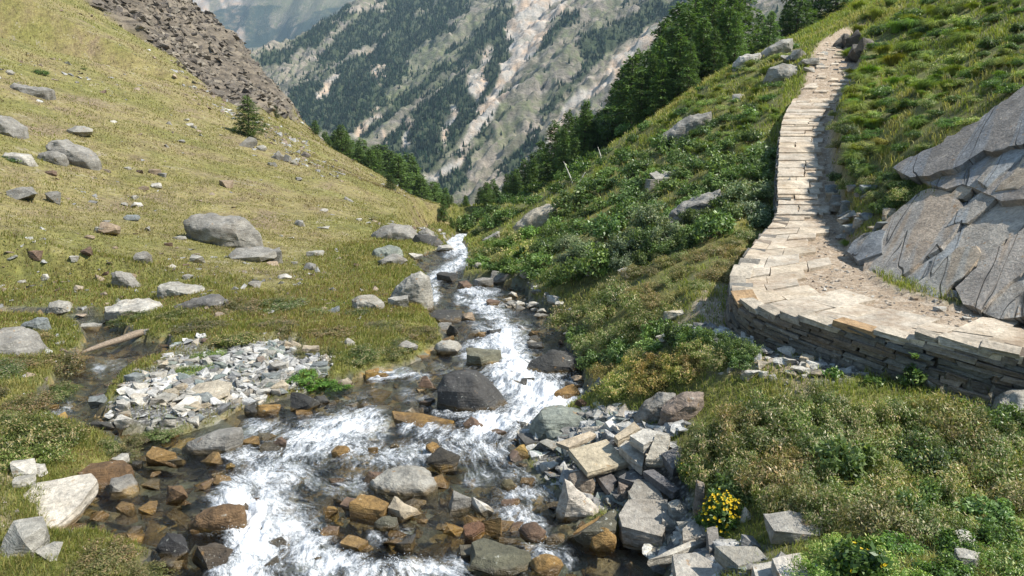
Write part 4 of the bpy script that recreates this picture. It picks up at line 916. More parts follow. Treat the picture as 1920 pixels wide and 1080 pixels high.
for k in range(16):
    s_ = np.interp(4+k*3.1, np.arange(len(WL)), WL); p, t, n, H = wall_frame(s_); a_ = th_*rr.uniform(.2, 1.6)
    e1 = t*math.cos(a_)+np.array([0, 0, math.sin(a_)]); e3 = -t*math.sin(a_)+np.array([0, 0, math.cos(a_)]); L = rr.uniform(.12, .26); rust = k % 5 == 2
    Cp = Soup(); Cp.box(np.zeros(3), e1*L, n*rr.uniform(.09, .14), e3*rr.uniform(.022, .04), (.40, .26, .13) if rust else tuple(np.array((.39, .335, .255))*rr.uniform(.8, 1.2)), .15, rr)
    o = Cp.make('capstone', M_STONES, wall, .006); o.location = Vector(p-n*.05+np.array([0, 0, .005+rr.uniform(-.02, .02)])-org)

# the tilted slabs beside the path
PA, PB, PC = (np.array(at(*q)) for q in ((1655,545,9.9), (1920,592,7.7), (1920,170,12.6)))
pn = np.cross(PB-PA, PC-PA); pn /= np.linalg.norm(pn); pn = pn if pn[2] > 0 else -pn
def on_plane(px, py, off):
    d = np.array(ray(px, py)); o = np.array([0, 0, CZ]); t = np.dot(PA+pn*off-o, pn)/np.dot(d, pn); return o+d*t
outc = D.objects.new('rock_outcrop', None); COL.objects.link(outc); outc.location = PA
tag(outc, 'outcrop of tilted layered schist slabs rising to the right of the path', 'rock outcrop', None, 'thing')
dipv = PC-(PA+PB)/2; dipv = dipv-pn*np.dot(dipv, pn); dipv /= np.linalg.norm(dipv); strv = np.cross(pn, dipv)
M_SLAB = mat_rock('slab_schist', strat=.5, bump=1.0, band=.2, axes=(tuple(dipv), tuple(strv)))
SLABS = [
 ([(2250,-60),(1920,164),(1815,236),(1700,300),(1745,340),(1690,380),(1650,424),(1612,516),(1680,550),(1760,566),(1850,590),(2250,640)], .02, .35, (.33,.32,.295), 0),
 ([(2250,-40),(1920,168),(1815,240),(1690,308),(1722,328),(1790,310),(1850,280),(2000,250),(2250,150)], .34, .16, (.23,.235,.235), 0),
 ([(1742,338),(1800,312),(1870,275),(1990,215),(2250,110),(2250,380),(1920,368),(1880,372),(1845,356),(1812,342),(1785,352)], .22, .14, (.30,.30,.295), 0),
 ([(1674,536),(1730,488),(1780,441),(1808,408),(1825,382),(1874,368),(1960,378),(2200,300),(2200,380),(1920,424),(1898,441),(1821,506),(1780,536),(1694,544)], .12, .12, (.42,.425,.405), 0),
 ([(1620,514),(1658,424),(1694,388),(1743,356),(1785,368),(1806,400),(1780,443),(1672,528)], .19, .14, (.41,.37,.315), 0),
 ([(1798,534),(1837,502),(1920,430),(2150,330),(2150,440),(1925,506),(1894,528),(1845,577),(1816,565)], .21, .13, (.42,.365,.30), 0),
 ([(1843,577),(1898,528),(1930,506),(2200,430),(2250,600),(1920,592),(1895,596)], .16, .13, (.44,.40,.34), 0),
 ([(1700,560),(1740,535),(1790,545),(1800,556),(1750,562)], .12, .1, (.31,.30,.28), 0),
 ([(1590,470),(1620,440),(1660,430),(1650,470),(1610,488)], .22, .2, (.24,.25,.25), 0)]
rp = random.Random(77)
for k in range(15):                                    # thin plates left in steps along the dip of the face
    px, py = rp.uniform(1650, 2100), rp.uniform(200, 560)
    if not inpoly(px, py, SLABS[0][0]): continue
    L, W_ = rp.uniform(60, 140), rp.uniform(12, 30); ux, uy = .74, -.67; vx, vy = .80, .60
    poly = []
    for a, b in ((-1, -.6), (-.3, -1), (.6, -.9), (1, -.2), (.8, .8), (0, 1), (-.8, .6)):
        a *= rp.uniform(.75, 1.1); b *= rp.uniform(.6, 1.2); poly.append((px+ux*a*L+vx*b*W_, py+uy*a*L+vy*b*W_))
    hl = .16 if py > 400 else .24
    SLABS.append((poly, hl+rp.uniform(-.06, .03), rp.uniform(.035, .06), rp.choice([(.36,.365,.35), (.38,.31,.235), (.27,.27,.26), (.42,.39,.33)]), 1))
for k, (poly, off, th2, col, _) in enumerate(SLABS):
    if 0 < k < 9:
        cx_ = sum(p[0] for p in poly)/len(poly); cy_ = sum(p[1] for p in poly)/len(poly); poly = [(cx_+(x-cx_)*1.07, cy_+(y-cy_)*1.07) for x, y in poly]
    rj = random.Random(90+k); q_ = []
    for (x0, y0), (x1, y1) in zip(poly, list(poly[1:])+[poly[0]]):     # edges broken off in small steps
        L_ = math.hypot(x1-x0, y1-y0); m_ = max(1, int(L_/16)); nx_, ny_ = (y0-y1)/(L_+1e-6), (x1-x0)/(L_+1e-6)
        for j in range(m_):
            a = (j+(rj.uniform(-.3, .3) if j else 0))/m_; w_ = rj.choice([-3.5, -1, 0, 1, 3])*(1 if k else 0)
            q_.append((x0+(x1-x0)*a+nx_*w_, y0+(y1-y0)*a+ny_*w_))
    poly = q_; top = np.array([on_plane(px, py, off) for px, py in poly]); bm = bmesh.new(); r_ = random.Random(k)
    tw = (np.array([0.05, -0.15, 0]))*(k % 2)
    vt = [bm.verts.new(p-PA) for p in top]; vb = [bm.verts.new(p-pn*th2-PA+np.array([r_.uniform(-.03, .06), r_.uniform(.0, .06), 0])) for p in top]
    n = len(vt); f = bm.faces.new(vt); bm.faces.new(vb[::-1])
    for i in range(n): bm.faces.new((vt[i], vb[i], vb[(i+1) % n], vt[(i+1) % n]))
    bmesh.ops.recalc_face_normals(bm, faces=bm.faces); bmesh.ops.triangulate(bm, faces=bm.faces)
    for _ in range(5):
        e = [q for q in bm.edges if q.calc_length() > .11]
        if not e or len(bm.faces) > 16000: break
        bmesh.ops.subdivide_edges(bm, edges=e, cuts=1); bmesh.ops.triangulate(bm, faces=bm.faces)
    bm.normal_update(); cc = np.array([v.co for v in bm.verts]); nn = np.array([v.normal for v in bm.verts])
    topness = nn@pn
    # thin plates broken off in steps on the face, ragged lips on the sides
    q1 = cc@np.array([.5, .86, 0]); q2 = cc@np.array([.86, -.5, 0])
    st_ = np.floor((fbm(q1*.9, q2*.35, o=3, s=200+k)+.5)*3)/3*.008+.005*fbm(q1*4, q2*1.2, o=3, s=210+k)
    sd_ = .022*fbm(cc[:, 0]*3, cc[:, 1]*3, cc[:, 2]*9, o=3, s=220+k)
    cc = cc+pn*(st_*sm(topness, .5, .95))[:, None]+nn*(sd_*(1-sm(topness, .5, .95)))[:, None]
    for v, c in zip(bm.verts, cc): v.co = c
    me = D.meshes.new('slab'); bm.to_mesh(me); bm.free(); me.shade_smooth(); me.set_sharp_from_angle(angle=math.radians(28)); 
    o = link('slab', me, M_SLAB, outc); o.color = (*col, 1)
rr2 = random.Random(11)
for k in range(26):                                    # broken blocks at the foot of the outcrop and under the cut bank
    t_ = k/25; px = lerp(1568, 1665, rr2.random()); py = lerp(360, 450, t_)+rr2.uniform(-10, 10); px += (py-400)*.35
    lump(px, py, rr2.uniform(18, 44), rr2.uniform(12, 24), rr2.choice([GREY, MID, TAN, BLUE]), 'broken angular rock between the path and the left end of the tilted slabs', rr2.choice(['block', 'flat', 'wedge']), 'broken_rock', 'broken rocks at the left end of the tilted slabs')
for k in range(12):
    px = rr2.uniform(1690, 1900); py = 560+(px-1690)*.17+rr2.uniform(-8, 22)
    lump(px, py, rr2.uniform(9, 24), rr2.uniform(4, 10), rr2.choice([MID, PALE, WARM]), 'small stone on the trodden soil at the foot of the tilted slabs', 'flat', 'loose_stone', 'small stones below the tilted slabs')
# ------------------------------------------------------------------ leaves, shrubs and trees
def frames(nrm, r):
    """two axes spanning planes with the given normals"""
    a = np.cross(nrm, r.normal(size=nrm.shape)); a /= np.linalg.norm(a, axis=1)[:, None]+1e-9
    return a, np.cross(nrm, a)
def leaf_mesh(name, pos, nrm, ln, wd, cols, mat, r, along=None):
    """one pointed four-cornered leaf at each position"""
    n = len(pos); nrm = nrm/(np.linalg.norm(nrm, axis=1)[:, None]+1e-9)
    if along is None: a, b = frames(nrm, r)
    else:
        a = along/(np.linalg.norm(along, axis=1)[:, None]+1e-9); b = np.cross(nrm, a); b /= np.linalg.norm(b, axis=1)[:, None]+1e-9
    ln = np.broadcast_to(ln, (n,))[:, None]; wd = np.broadcast_to(wd, (n,))[:, None]
    V = np.stack([pos, pos+a*ln*.45+b*wd*.5, pos+a*ln, pos+a*ln*.45-b*wd*.5], 1).reshape(-1, 3)
    F_ = np.arange(4*n).reshape(n, 4)
    return V, F_, np.repeat(cols, 4, axis=0)
def shrub_mesh(seed, n, lf, tips, base_c, var=.35, flat=.7, upright=.3, clumps=30, aspect=.45):
    """dome of twig clumps carrying small leaves, unit radius"""
    r = np.random.default_rng(seed)
    d = r.normal(size=(clumps, 3)); d[:, 2] = np.abs(d[:, 2])*.9+.05; d /= np.linalg.norm(d, axis=1)[:, None]
    c = d*r.uniform(.45, 1.0, (clumps, 1))*np.array([1, 1, flat]); rad = r.uniform(.16, .34, clumps)
    k = r.integers(0, clumps, n); o = r.normal(size=(n, 3)); o /= np.linalg.norm(o, axis=1)[:, None]
    pos = c[k]+o*(rad[k]*r.uniform(.35, 1, n)**.6)[:, None]; pos[:, 2] = np.maximum(pos[:, 2], 0.0)+r.uniform(0, .03, n)
    out = pos/(np.linalg.norm(pos, axis=1)[:, None]+.05)
    nrm = out*.6+o*.4+r.normal(size=(n, 3))*.55+np.array([0, 0, .35])
    al = r.normal(size=(n, 3))*.7+out*.5+np.array([0, 0, upright*2]); al = al-nrm*(np.sum(al*nrm, 1)/np.sum(nrm*nrm, 1))[:, None]
    cv = (1+var*r.uniform(-1, 1, clumps))[k]*r.uniform(.7, 1.3, n)
    col = np.array(base_c)[None]*cv[:, None]
    tp = (r.random(n) < tips[0]) & (np.linalg.norm(pos/np.array([1, 1, flat]), axis=1) > .75); col = np.where(tp[:, None], np.array(tips[1])[None]*r.uniform(.7, 1.2, n)[:, None], col)
    L = lf*r.uniform(.7, 1.4, n)
    V, F_, C_ = leaf_mesh('', pos, nrm, L, L*aspect, col, None, r, al)
    # twigs
    tv, tf = [], []
    for j in range(clumps):
        b = np.array([c[j][0]*.12, c[j][1]*.12, 0]); e = c[j]*1.05; s_ = np.cross(e-b, r.normal(size=3)); s_ = s_/np.linalg.norm(s_)*.012
        i = len(V)+len(tv); tv += [b-s_, b+s_, e+s_*.3, e-s_*.3]; tf.append((i, i+1, i+2, i+3))
    V = np.vstack([V, tv]); F_ = np.vstack([F_, tf]); C_ = np.vstack([C_, np.tile((.07, .05, .035), (len(tv), 1))])
    return V, F_, C_
KINDS = {  # leaves count, leaf length (of unit radius), pale/brown tips share+colour, colour
 'willow': dict(n=1700, lf=.15, tips=(.3, (.17, .23, .075)), base_c=(.065, .105, .024), flat=.8),
 'silver': dict(n=1700, lf=.14, tips=(.35, (.22, .25, .14)), base_c=(.075, .105, .045), flat=.75),
 'heath': dict(n=2400, lf=.125, tips=(.30, (.36, .30, .16)), base_c=(.105, .135, .034), flat=.7, upright=.9, clumps=40, aspect=.32),
 'rusty': dict(n=2200, lf=.125, tips=(.4, (.27, .20, .10)), base_c=(.125, .125, .04), flat=.6, upright=.9, clumps=36, aspect=.32),
 'dark': dict(n=1700, lf=.14, tips=(.25, (.14, .18, .04)), base_c=(.048, .078, .018), flat=.6, upright=.6, clumps=34, aspect=.4)}
PROTO = {}
for ki, (k, a) in enumerate(KINDS.items()):
    PROTO[k] = []
    for v in range(3):
        V_, F_, C_ = shrub_mesh(300+10*ki+v, **a); o = build('shrub', V_, F_, M_LEAF, C_); PROTO[k].append(o.data); D.objects.remove(o)
HI = {}
for k in ('heath', 'dark', 'rusty', 'silver'):               # finer leaves for the plants close to the camera
    HI[k] = []
    for v in range(2):
        a = dict(KINDS[k]); a['n'] = 4600; a['lf'] *= .72; a['clumps'] = 60; a['flat'] = .85
        V_, F_, C_ = shrub_mesh(400+v, **a); o = build('shrub', V_, F_, M_LEAF, C_); HI[k].append(o.data); D.objects.remove(o)
SHR = {}
def shrub(kind, p, rad, label, group, name='shrub', hi=False, h=1.0, tint=None):
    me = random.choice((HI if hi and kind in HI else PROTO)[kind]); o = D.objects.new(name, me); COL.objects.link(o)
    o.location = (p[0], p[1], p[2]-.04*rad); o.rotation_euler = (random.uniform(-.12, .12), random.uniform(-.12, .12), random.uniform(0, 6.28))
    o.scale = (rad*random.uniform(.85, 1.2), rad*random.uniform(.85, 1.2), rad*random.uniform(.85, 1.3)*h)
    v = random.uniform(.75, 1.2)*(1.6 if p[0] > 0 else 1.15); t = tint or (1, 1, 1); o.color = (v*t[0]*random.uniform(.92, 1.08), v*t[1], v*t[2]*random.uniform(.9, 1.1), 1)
    tag(o, label, 'shrub', group); return o
PLACED = []
def scatter_shrubs(poly, n, kinds, rpx, label, group, sp=.75, name='shrub', hi=False, h=1.0, tint=None, seed=0):
    rs = random.Random(seed*17+n); xs = [p[0] for p in poly]; ys = [p[1] for p in poly]; done = 0
    for _ in range(n*14):
        if done >= n: break
        px, py = rs.uniform(min(xs), max(xs)), rs.uniform(min(ys), max(ys))
        if not inpoly(px, py, poly): continue
        r = rs.uniform(*rpx)
        if any((px-a)**2+((py-b)*1.5)**2 < (sp*(r+c))**2 for a, b, c in PLACED): continue
        g = hit(px, py)
        if inpoly(g[0], g[1], PPOLY): continue
        PLACED.append((px, py, r)); done += 1
        shrub(rs.choice(kinds), g, 1.12*r*math.hypot(g[1], CZ-g[2])/F, label, group, name, hi, h, tint)
# foreground heath on the right bank
scatter_shrubs([(1300,845),(1345,805),(1480,772),(1640,768),(1800,798),(1910,810),(1990,900),(1900,1000),(1700,1010),(1560,985),(1440,955),(1330,930),(1285,860)], 90, ['heath','heath','willow','heath','dark','rusty','heath'], (40, 62), 'olive heath shrub with pale tips in the lower right thicket below the wall', 'heath shrubs in the lower right thicket', .52, 'heath_shrub', True, 1.0, None, 1)
scatter_shrubs([(1500,960),(1700,990),(1900,960),(1990,1010),(1990,1110),(1560,1110),(1500,1040)], 16, ['dark','heath'], (45, 70), 'dark green leafy shrub at the bottom right corner of the photo', 'shrubs of the bottom right corner', .6, 'shrub', True, .7, (1.0, 1.25, .8), 2)
# right bank between stream and wall
scatter_shrubs([(1060,600),(1120,560),(1200,560),(1260,600),(1250,650),(1150,700),(1090,670)], 26, ['heath','willow','heath'], (26, 42), 'green heath shrub overhanging the right stream bank below the pale gravel bar', 'heath shrubs of the right bank', .55, 'heath_shrub', True, .9, None, 3)
scatter_shrubs([(1130,690),(1220,650),(1300,680),(1320,705),(1240,715),(1180,745),(1150,760)], 17, ['heath','rusty'], (28, 45), 'yellowish brown heath shrub on the bank above the slab pile', 'yellowish heath above the slab pile', .52, 'heath_shrub', True, .8, (1.3, 1.15, .9), 4)
scatter_shrubs([(1265,640),(1330,640),(1410,660),(1405,695),(1330,705),(1265,690)], 9, ['heath','dark'], (26, 38), 'dense green heath shrub standing alone in the rubble below the wall corner', 'heath island in the rubble below the wall', .5, 'heath_shrub', True, 1.0, None, 5)
scatter_shrubs([(1130,540),(1200,510),(1320,470),(1400,440),(1400,480),(1340,530),(1280,570),(1160,580)], 34, ['rusty','heath','rusty'], (20, 34), 'low rusty brown heath shrub on the slope just left of the path wall', 'rusty heath beside the path wall', .55, 'heath_shrub', True, .7, None, 6)
# shrub slope
scatter_shrubs([(1000,470),(1060,440),(1190,420),(1280,430),(1420,360),(1440,420),(1330,470),(1200,505),(1060,540),(1000,510)], 46, ['silver','willow','dark','silver'], (22, 44), 'silvery green willow shrub on the slope between the stream and the path wall', 'silvery willow shrubs of the slope', .55, 'willow_shrub', True, 1.0, None, 7)
scatter_shrubs([(880,480),(920,440),(1000,430),(1060,420),(1060,500),(990,520),(900,505)], 26, ['willow','heath'], (18, 32), 'bright green leafy shrub on the right bank of the upper stream', 'bright green shrubs by the upper stream', .55, 'shrub', False, .8, (1.3, 1.35, 1.0), 8)
scatter_shrubs([(1030,420),(1080,350),(1200,290),(1420,200),(1440,340),(1300,420),(1180,440),(1060,440)], 70, ['willow','dark','willow'], (16, 36), 'dark green shrub in the middle of the steep slope below the path', 'dark green shrubs in mid slope', .6, 'shrub', False, .9, None, 9)
scatter_shrubs([(870,420),(960,360),(1060,300),(1200,215),(1260,190),(1200,260),(1080,340),(960,410),(880,450)], 60, ['willow','dark'], (12, 26), 'green willow bush along the crest of the right slope below the larches', 'willow bushes along the crest', .55, 'willow_shrub', False, 1.0, (.95, 1.1, .9), 10)
scatter_shrubs([(1260,190),(1400,110),(1500,80),(1450,200),(1440,230),(1300,280)], 22, ['dark','heath'], (10, 22), 'low dark shrub in the bright grass left of the upper path', 'low shrubs left of the upper path', .7, 'shrub', False, .6, (1, 1.2, .9), 11)
scatter_shrubs([(1580,200),(1640,60),(1750,-10),(1930,-20),(1930,160),(1800,250),(1690,300),(1640,330),(1585,300)], 70, ['dark','dark','heath'], (14, 28), 'low green alpine shrub on the bank above the right side of the path', 'low shrubs above the path', .58, 'shrub', True, .6, (1.15, 1.3, .9), 12)
scatter_shrubs([(1556,230),(1580,200),(1600,240),(1640,340),(1690,330),(1720,370),(1660,400),(1610,370),(1570,340)], 26, ['dark','heath'], (14, 26), 'dark shrub hanging over the cut bank at the right edge of the steps', 'shrubs on the cut bank', .5, 'shrub', True, .8, None, 13)
# left side
scatter_shrubs([(-10,830),(60,810),(125,820),(130,860),(60,880),(0,880)], 4, ['heath'], (50, 60), 'round green grassy tuft at the side channel, lower left', 'round tuft at the side channel', .3, 'heath_shrub', True, .75, (1.0, .95, .8), 14)
scatter_shrubs([(0,640),(60,620),(150,660),(110,740),(60,790),(-20,800),(-60,700)], 12, ['heath','rusty'], (40, 60), 'low brownish green heath shrub on the bank left of the side pool', 'heath on the far left bank', .6, 'heath_shrub', True, .32, None, 15)
scatter_shrubs([(220,600),(400,570),(620,560),(780,600),(800,640),(700,680),(560,660),(400,640),(300,630)], 30, ['heath','rusty','heath'], (30, 56), 'low brownish green heath shrub in the meadow island between pool and stream', 'heath of the meadow island', .62, 'heath_shrub', True, .25, None, 16)
scatter_shrubs([(330,700),(380,660),(430,680),(370,710)], 3, ['heath'], (30, 40), 'bright green herb clump between the side pool and the gravel bar', 'green clumps at the gravel bar', .6, 'herb_clump', True, .35, (.95, 1.2, .75), 17)
scatter_shrubs([(560,690),(640,690),(640,730),(570,735)], 4, ['willow'], (22, 34), 'bright green leafy herb at the right end of the gravel bar', 'green herbs at the end of the gravel bar', .5, 'herb_clump', True, .35, (1.1, 1.35, .8), 18)
scatter_shrubs([(140,1070),(200,1040),(300,1050),(300,1090),(140,1090)], 4, ['rusty'], (40, 55), 'brown heath tuft at the bottom left edge of the photo', 'brown heath at the bottom left', .5, 'heath_shrub', True, .5, None, 19)
scatter_shrubs([(150,850),(260,830),(330,800),(330,820),(250,860),(170,885)], 4, ['heath','rusty'], (34, 44), 'low brown-green heath strip between tuft and gravel bar', 'heath strip by the gravel bar', .4, 'heath_shrub', True, .35, None, 20)
for px, py, r, l in [(155,130,8,'small dark green bush high on the left slope'),(75,138,18,'green bush lying flat in the grass above the left boulders'),(20,300,22,'dark green weeds at the foot of the pale boulder, left edge')]:
    g = hit(px, py); shrub('dark', g, r*g[1]/F, l, None, 'shrub', False, .5, (1.2, 1.3, 1))

# ---- yellow flowers
def flower_plant(px, py, rpx, label, nfl, tall=1.3, seed=0):
    g = hit(px, py); k = math.hypot(g[1], CZ-g[2])/F; rad = rpx*k; r = np.random.default_rng(seed)
    e = D.objects.new('flowering_plant', None); COL.objects.link(e); e.location = g; tag(e, label, 'flower')
    V_, F_, C_ = shrub_mesh(500+seed, 1500, .22, (.2, (.16, .24, .05)), (.075, .14, .028), flat=tall, upright=.4, clumps=26, aspect=.5)
    build('foliage', V_*rad, F_, M_LEAF, C_, False, e)
    V2, F2, C2 = [], [], []; d = r.normal(size=(nfl, 3)); d[:, 2] = np.abs(d[:, 2])+.3; d /= np.linalg.norm(d, axis=1)[:, None]
    c = d*np.array([.95, .95, tall*1.02])*rad*r.uniform(.8, 1.1, (nfl, 1)); n = 6; b = 0
    for i in range(nfl):
        q = rad*r.uniform(.05, .085); nr = d[i]+np.array([0, -.4, .5])+r.normal(size=3)*.3; nr /= np.linalg.norm(nr); a = np.cross(nr, (0.3, .2, 1)); a /= np.linalg.norm(a); bb = np.cross(nr, a)
        V2.append(c[i]-nr*q*.25); V2 += [c[i]+(a*math.cos(2*PI*j/n)+bb*math.sin(2*PI*j/n))*q*(1 if j % 2 else .75)+nr*q*.2 for j in range(n)]
        F2 += [(b, b+1+j, b+1+(j+1) % n) for j in range(n)]; C2 += [(.45, .25, .01)]+[(.85*r.uniform(.8, 1), .58, .01)]*n; b += n+1
    build('blossoms', np.array(V2), np.array(F2), M_PETAL, np.array(C2), False, e)
flower_plant(1352,990,42,'yellow flowering plant full of blossoms beside the white pointed stone, right bank',120,1.6,1)
flower_plant(1298,900,30,'leafy plant with few yellow flowers above the slab on edge, right bank',30,1.4,2)
flower_plant(1620,1075,60,'wide grassy plant with small yellow flowers at the bottom edge, lower right',40,.7,3)
flower_plant(975,485,14,'yellow-green flowering plant in the shrubs right of the upper stream',25,1.6,4)
def leafy(px, py, rpx, label, tall=1.4, seed=0, tint=(1, 1, 1)):
    g = hit(px, py); rad = rpx*math.hypot(g[1], CZ-g[2])/F
    V_, F_, C_ = shrub_mesh(600+seed, 420, .32, (.2, (.2, .28, .06)), (.09*tint[0], .15*tint[1], .035*tint[2]), flat=tall, upright=.3, clumps=14, aspect=.5)
    o = build('wild_plant', V_*rad, F_, M_LEAF, C_); o.location = g; tag(o, label, 'plant')
leafy(1708,725,26,'tall wispy weed growing against the middle of the dry stone wall',2.4,1)
leafy(1560,705,18,'bright leafy plant at the foot of the wall, left of the tall weed',.7,2,(1.2,1.4,1)); leafy(1640,722,20,'leafy plant at the foot of the wall just left of the tall weed',.8,3); leafy(1800,768,26,'leafy weed at the foot of the wall towards the right photo edge',.8,4,(1.2,1.3,1))
leafy(1440,590,1,'tiny weed on the outer edge of the path',.5,5) if False else None

# ---- larches
def limb(V, F_, p, q, r0, r1, n=6):
    b = len(V); d = np.array(q)-p; d = d/np.linalg.norm(d); a = np.cross(d, (.3, .9, .2)); a /= np.linalg.norm(a); c = np.cross(d, a)
    for o, r in ((p, r0), (q, r1)):
        for i in range(n): t = 2*PI*i/n; V.append(np.array(o)+a*r*math.cos(t)+c*r*math.sin(t))
    F_ += [(b+i, b+(i+1) % n, b+n+(i+1) % n, b+n+i) for i in range(n)]
def larch(seed, nb=62, spr=34, width=.24, droop=.25, irregular=.3, leaf=.052, tone=(.075, .12, .034)):
    r = np.random.default_rng(seed); V, F_ = [], []
    pts_ = [np.array([0, 0, -.04])]
    for k in range(1, 7): pts_.append(np.array([r.normal()*.006, r.normal()*.006, k/6*1.0]))
    for k in range(6): limb(V, F_, pts_[k], pts_[k+1], .022*(1-k/6.3), .022*(1-(k+1)/6.3))
    P_, A_, C_ = [], [], []
    for i in range(nb):
        t = (i+r.uniform(0, 1))/nb; z = .08+.90*t; L = width*(1-t)**.75*r.uniform(1-irregular, 1+irregular*.5)+.02
        if t < .12: L *= .55+t*3.5
        a = i*2.4+r.uniform(-.5, .5); d = np.array([math.cos(a), math.sin(a), r.uniform(-.05, .3)*(.4+t)])
        p0 = np.array([0, 0, z]); e = p0+d*L+np.array([0, 0, -droop*L*.5])
        limb(V, F_, p0, e, .006*(1.2-t), .0012, 4)
        m = max(6, int(spr*(L/width+.15))); u = r.uniform(.12, 1.05, m)
        q = p0+np.outer(u, d*L)+np.outer(u**2, np.array([0, 0, -droop*L*.5]))
        side = np.cross(d, (0, 0, 1)); side /= np.linalg.norm(side)
        sv = r.choice([-1, 1], m)*r.uniform(0, .42, m)*(1.1-u*.8)*L
        q = q+np.outer(sv, side)+np.outer(-np.abs(sv)*.35+r.normal(size=m)*.012, np.array([0, 0, 1]))
        P_.append(q); A_.append(d*.6+np.outer(np.sign(sv), side)*.8+r.normal(size=(m, 3))*.45+np.array([0, 0, -.15]))
        C_.append(np.tile(r.uniform(.7, 1.35), m))
    P_ = np.concatenate(P_); A_ = np.concatenate(A_); C_ = np.concatenate(C_); n = len(P_)
    nrm = np.array([0, 0, 1.0])+r.normal(size=(n, 3))*.6; nrm = nrm-A_*(np.sum(nrm*A_, 1)/np.sum(A_*A_, 1))[:, None]
    col = np.array(tone)[None]*(C_*r.uniform(.7, 1.4, n))[:, None]
    cv, cf, cc_ = leaf_mesh('', P_, nrm, leaf*r.uniform(.7, 1.4, n), leaf*.34*r.uniform(.8, 1.2, n), col, None, r, A_)
    tr = build('trunk', np.array(V), np.array(F_), M_BARK); cr = build('crown', cv, cf, M_NEEDLE, cc_)
    tm, cm = tr.data, cr.data; D.objects.remove(tr); D.objects.remove(cr); return tm, cm
LARCH = [larch(700+i, 64, 60, .22+.03*(i % 3), .2+.1*(i % 2)) for i in range(4)]
LARCHBIG = [larch(720+i, 62, 105, .31+.03*i, .35, .4, .046) for i in range(3)]
YOUNG = larch(740, 58, 110, .34, .35, .15, .045, (.040, .066, .022))
def tree(p, h, label, group=None, kind=None, wid=1.0, tint=(1, 1, 1)):
    tm, cm = kind or random.choice(LARCH)
    e = D.objects.new('larch_tree', None); COL.objects.link(e); e.location = p; e.rotation_euler = (random.uniform(-.03, .03), random.uniform(-.03, .03), random.uniform(0, 6.28)); e.scale = (h*wid, h*wid, h)
    tag(e, label, 'tree', group)
    for nm, me in (('trunk', tm), ('crown', cm)):
        o = D.objects.new(nm, me); COL.objects.link(o); o.parent = e; v = random.uniform(.8, 1.2); o.color = (v*tint[0], v*tint[1], v*tint[2], 1)
def tree_px(px, base, top, label, Y=None, **k):
    g = hit(px, base, False) if Y is None else np.array([at(px, base, Y)[0], Y, 0.0])
    if Y is not None: g[2] = gz(g[0], g[1])
    ztop = at(px, top, g[1])[2]; tree((g[0], g[1], g[2]-.05), max(1.0, ztop-g[2]), label, **k)
tree_px(468, 256, 178, 'lone bushy young larch standing on the open left slope', kind=YOUNG, wid=1.45, tint=(2.2, 1.9, 1.6))
tree_px(517, 222, 196, 'tiny larch below the cliff, right of the lone larch', kind=YOUNG, wid=1.1, tint=(1.4, 1.3, 1.3))
tree_px(733, 356, 326, 'small rounded larch in front of the row along the left ridge', kind=YOUNG, wid=1.5, tint=(1.3, 1.3, 1.1))
rt = random.Random(3)
for k in range(46):                                    # the row behind the edge of the left slope
    px = 588+k*5.6+rt.uniform(-6, 6); Y = rt.uniform(118, 165); sky = np.interp(px, [580, 600, 640, 675, 735, 760, 788, 819, 845], [234, 242, 242, 258, 282, 297, 324, 350, 374])
    tree_px(px, 300, sky+rt.uniform(-16, 22), 'larch in the dense row behind the edge of the left grass slope', Y, group='larches behind the left slope', wid=rt.uniform(1.2, 1.9), tint=(1.3, 1.3, 1.05))
for k in range(80):                                    # in the ravine and up the far side
    px = rt.uniform(815, 1130); Y = rt.uniform(52, 110); sky = np.interp(px, [815, 850, 900, 950, 1000, 1050, 1090, 1130], [352, 374, 352, 322, 290, 246, 215, 205])
    tree_px(px, 400, sky+rt.uniform(-8, 50), 'larch in the ravine where the valley drops away', Y, group='larches in the ravine', wid=rt.uniform(.9, 1.4), tint=(1.1, 1.15, .95))
for px, Y, top, l in [(1040,70,225,0),(1065,64,205,0),(1095,60,186,0),(1120,72,205,0),(1140,66,190,0),(1015,80,262,0),(1080,85,215,0),(1150,80,178,0)]:
    tree_px(px, 250, top, 'larch on the crest between ravine and the tall larch clump', Y, group='larches on the right crest', wid=rt.uniform(.8, 1.15), kind=rt.choice(LARCHBIG), tint=(1.1, 1.15, .95))
for px, Y, top, l in [(1185,58,100,0),(1210,66,85,0),(1232,54,66,0),(1255,60,40,0),(1280,52,10,0),(1300,64,-20,0),(1322,54,-45,0),(1345,60,-60,0),(1365,52,-40,0),(1240,48,110,0),(1290,46,75,0),(1335,47,50,0),(1205,50,130,0),(1372,48,20,0),(1265,70,0,0),(1310,75,-30,0),(1172,62,118,0),(1196,72,90,0),(1222,50,98,0),(1246,68,30,0),(1270,50,60,0),(1288,60,0,0),(1312,48,30,0),(1330,66,-40,0),(1356,50,10,0),(1384,58,-20,0),(1160,70,150,0),(1350,44,95,0)]:
    tree_px(px, 180, top, 'tall dark larch of the clump on the right crest', Y, group='tall larch clump', wid=rt.uniform(.8, 1.3), kind=rt.choice(LARCHBIG), tint=(1.2, 1.25, 1.05))
for px, Y, top, l in [(1440,56,18,'pale green slender larch standing right of the tall clump'),(1490,60,-60,'larch at the top photo edge behind the crest, left of the path top'),(1520,64,-70,'larch at the top photo edge behind the end of the path'),(1425,70,25,'small larch behind the pale green slender one'),(1560,62,-80,'larch cut by the top photo edge above the end of the path'),(1470,74,0,'distant larch between the slender one and the top edge larches')]:
    tree_px(px, 90, top, l, Y, kind=rt.choice(LARCHBIG), wid=1.15, tint=(1.5, 1.6, 1.4) if 'pale' in l else (1.1, 1.2, .95))

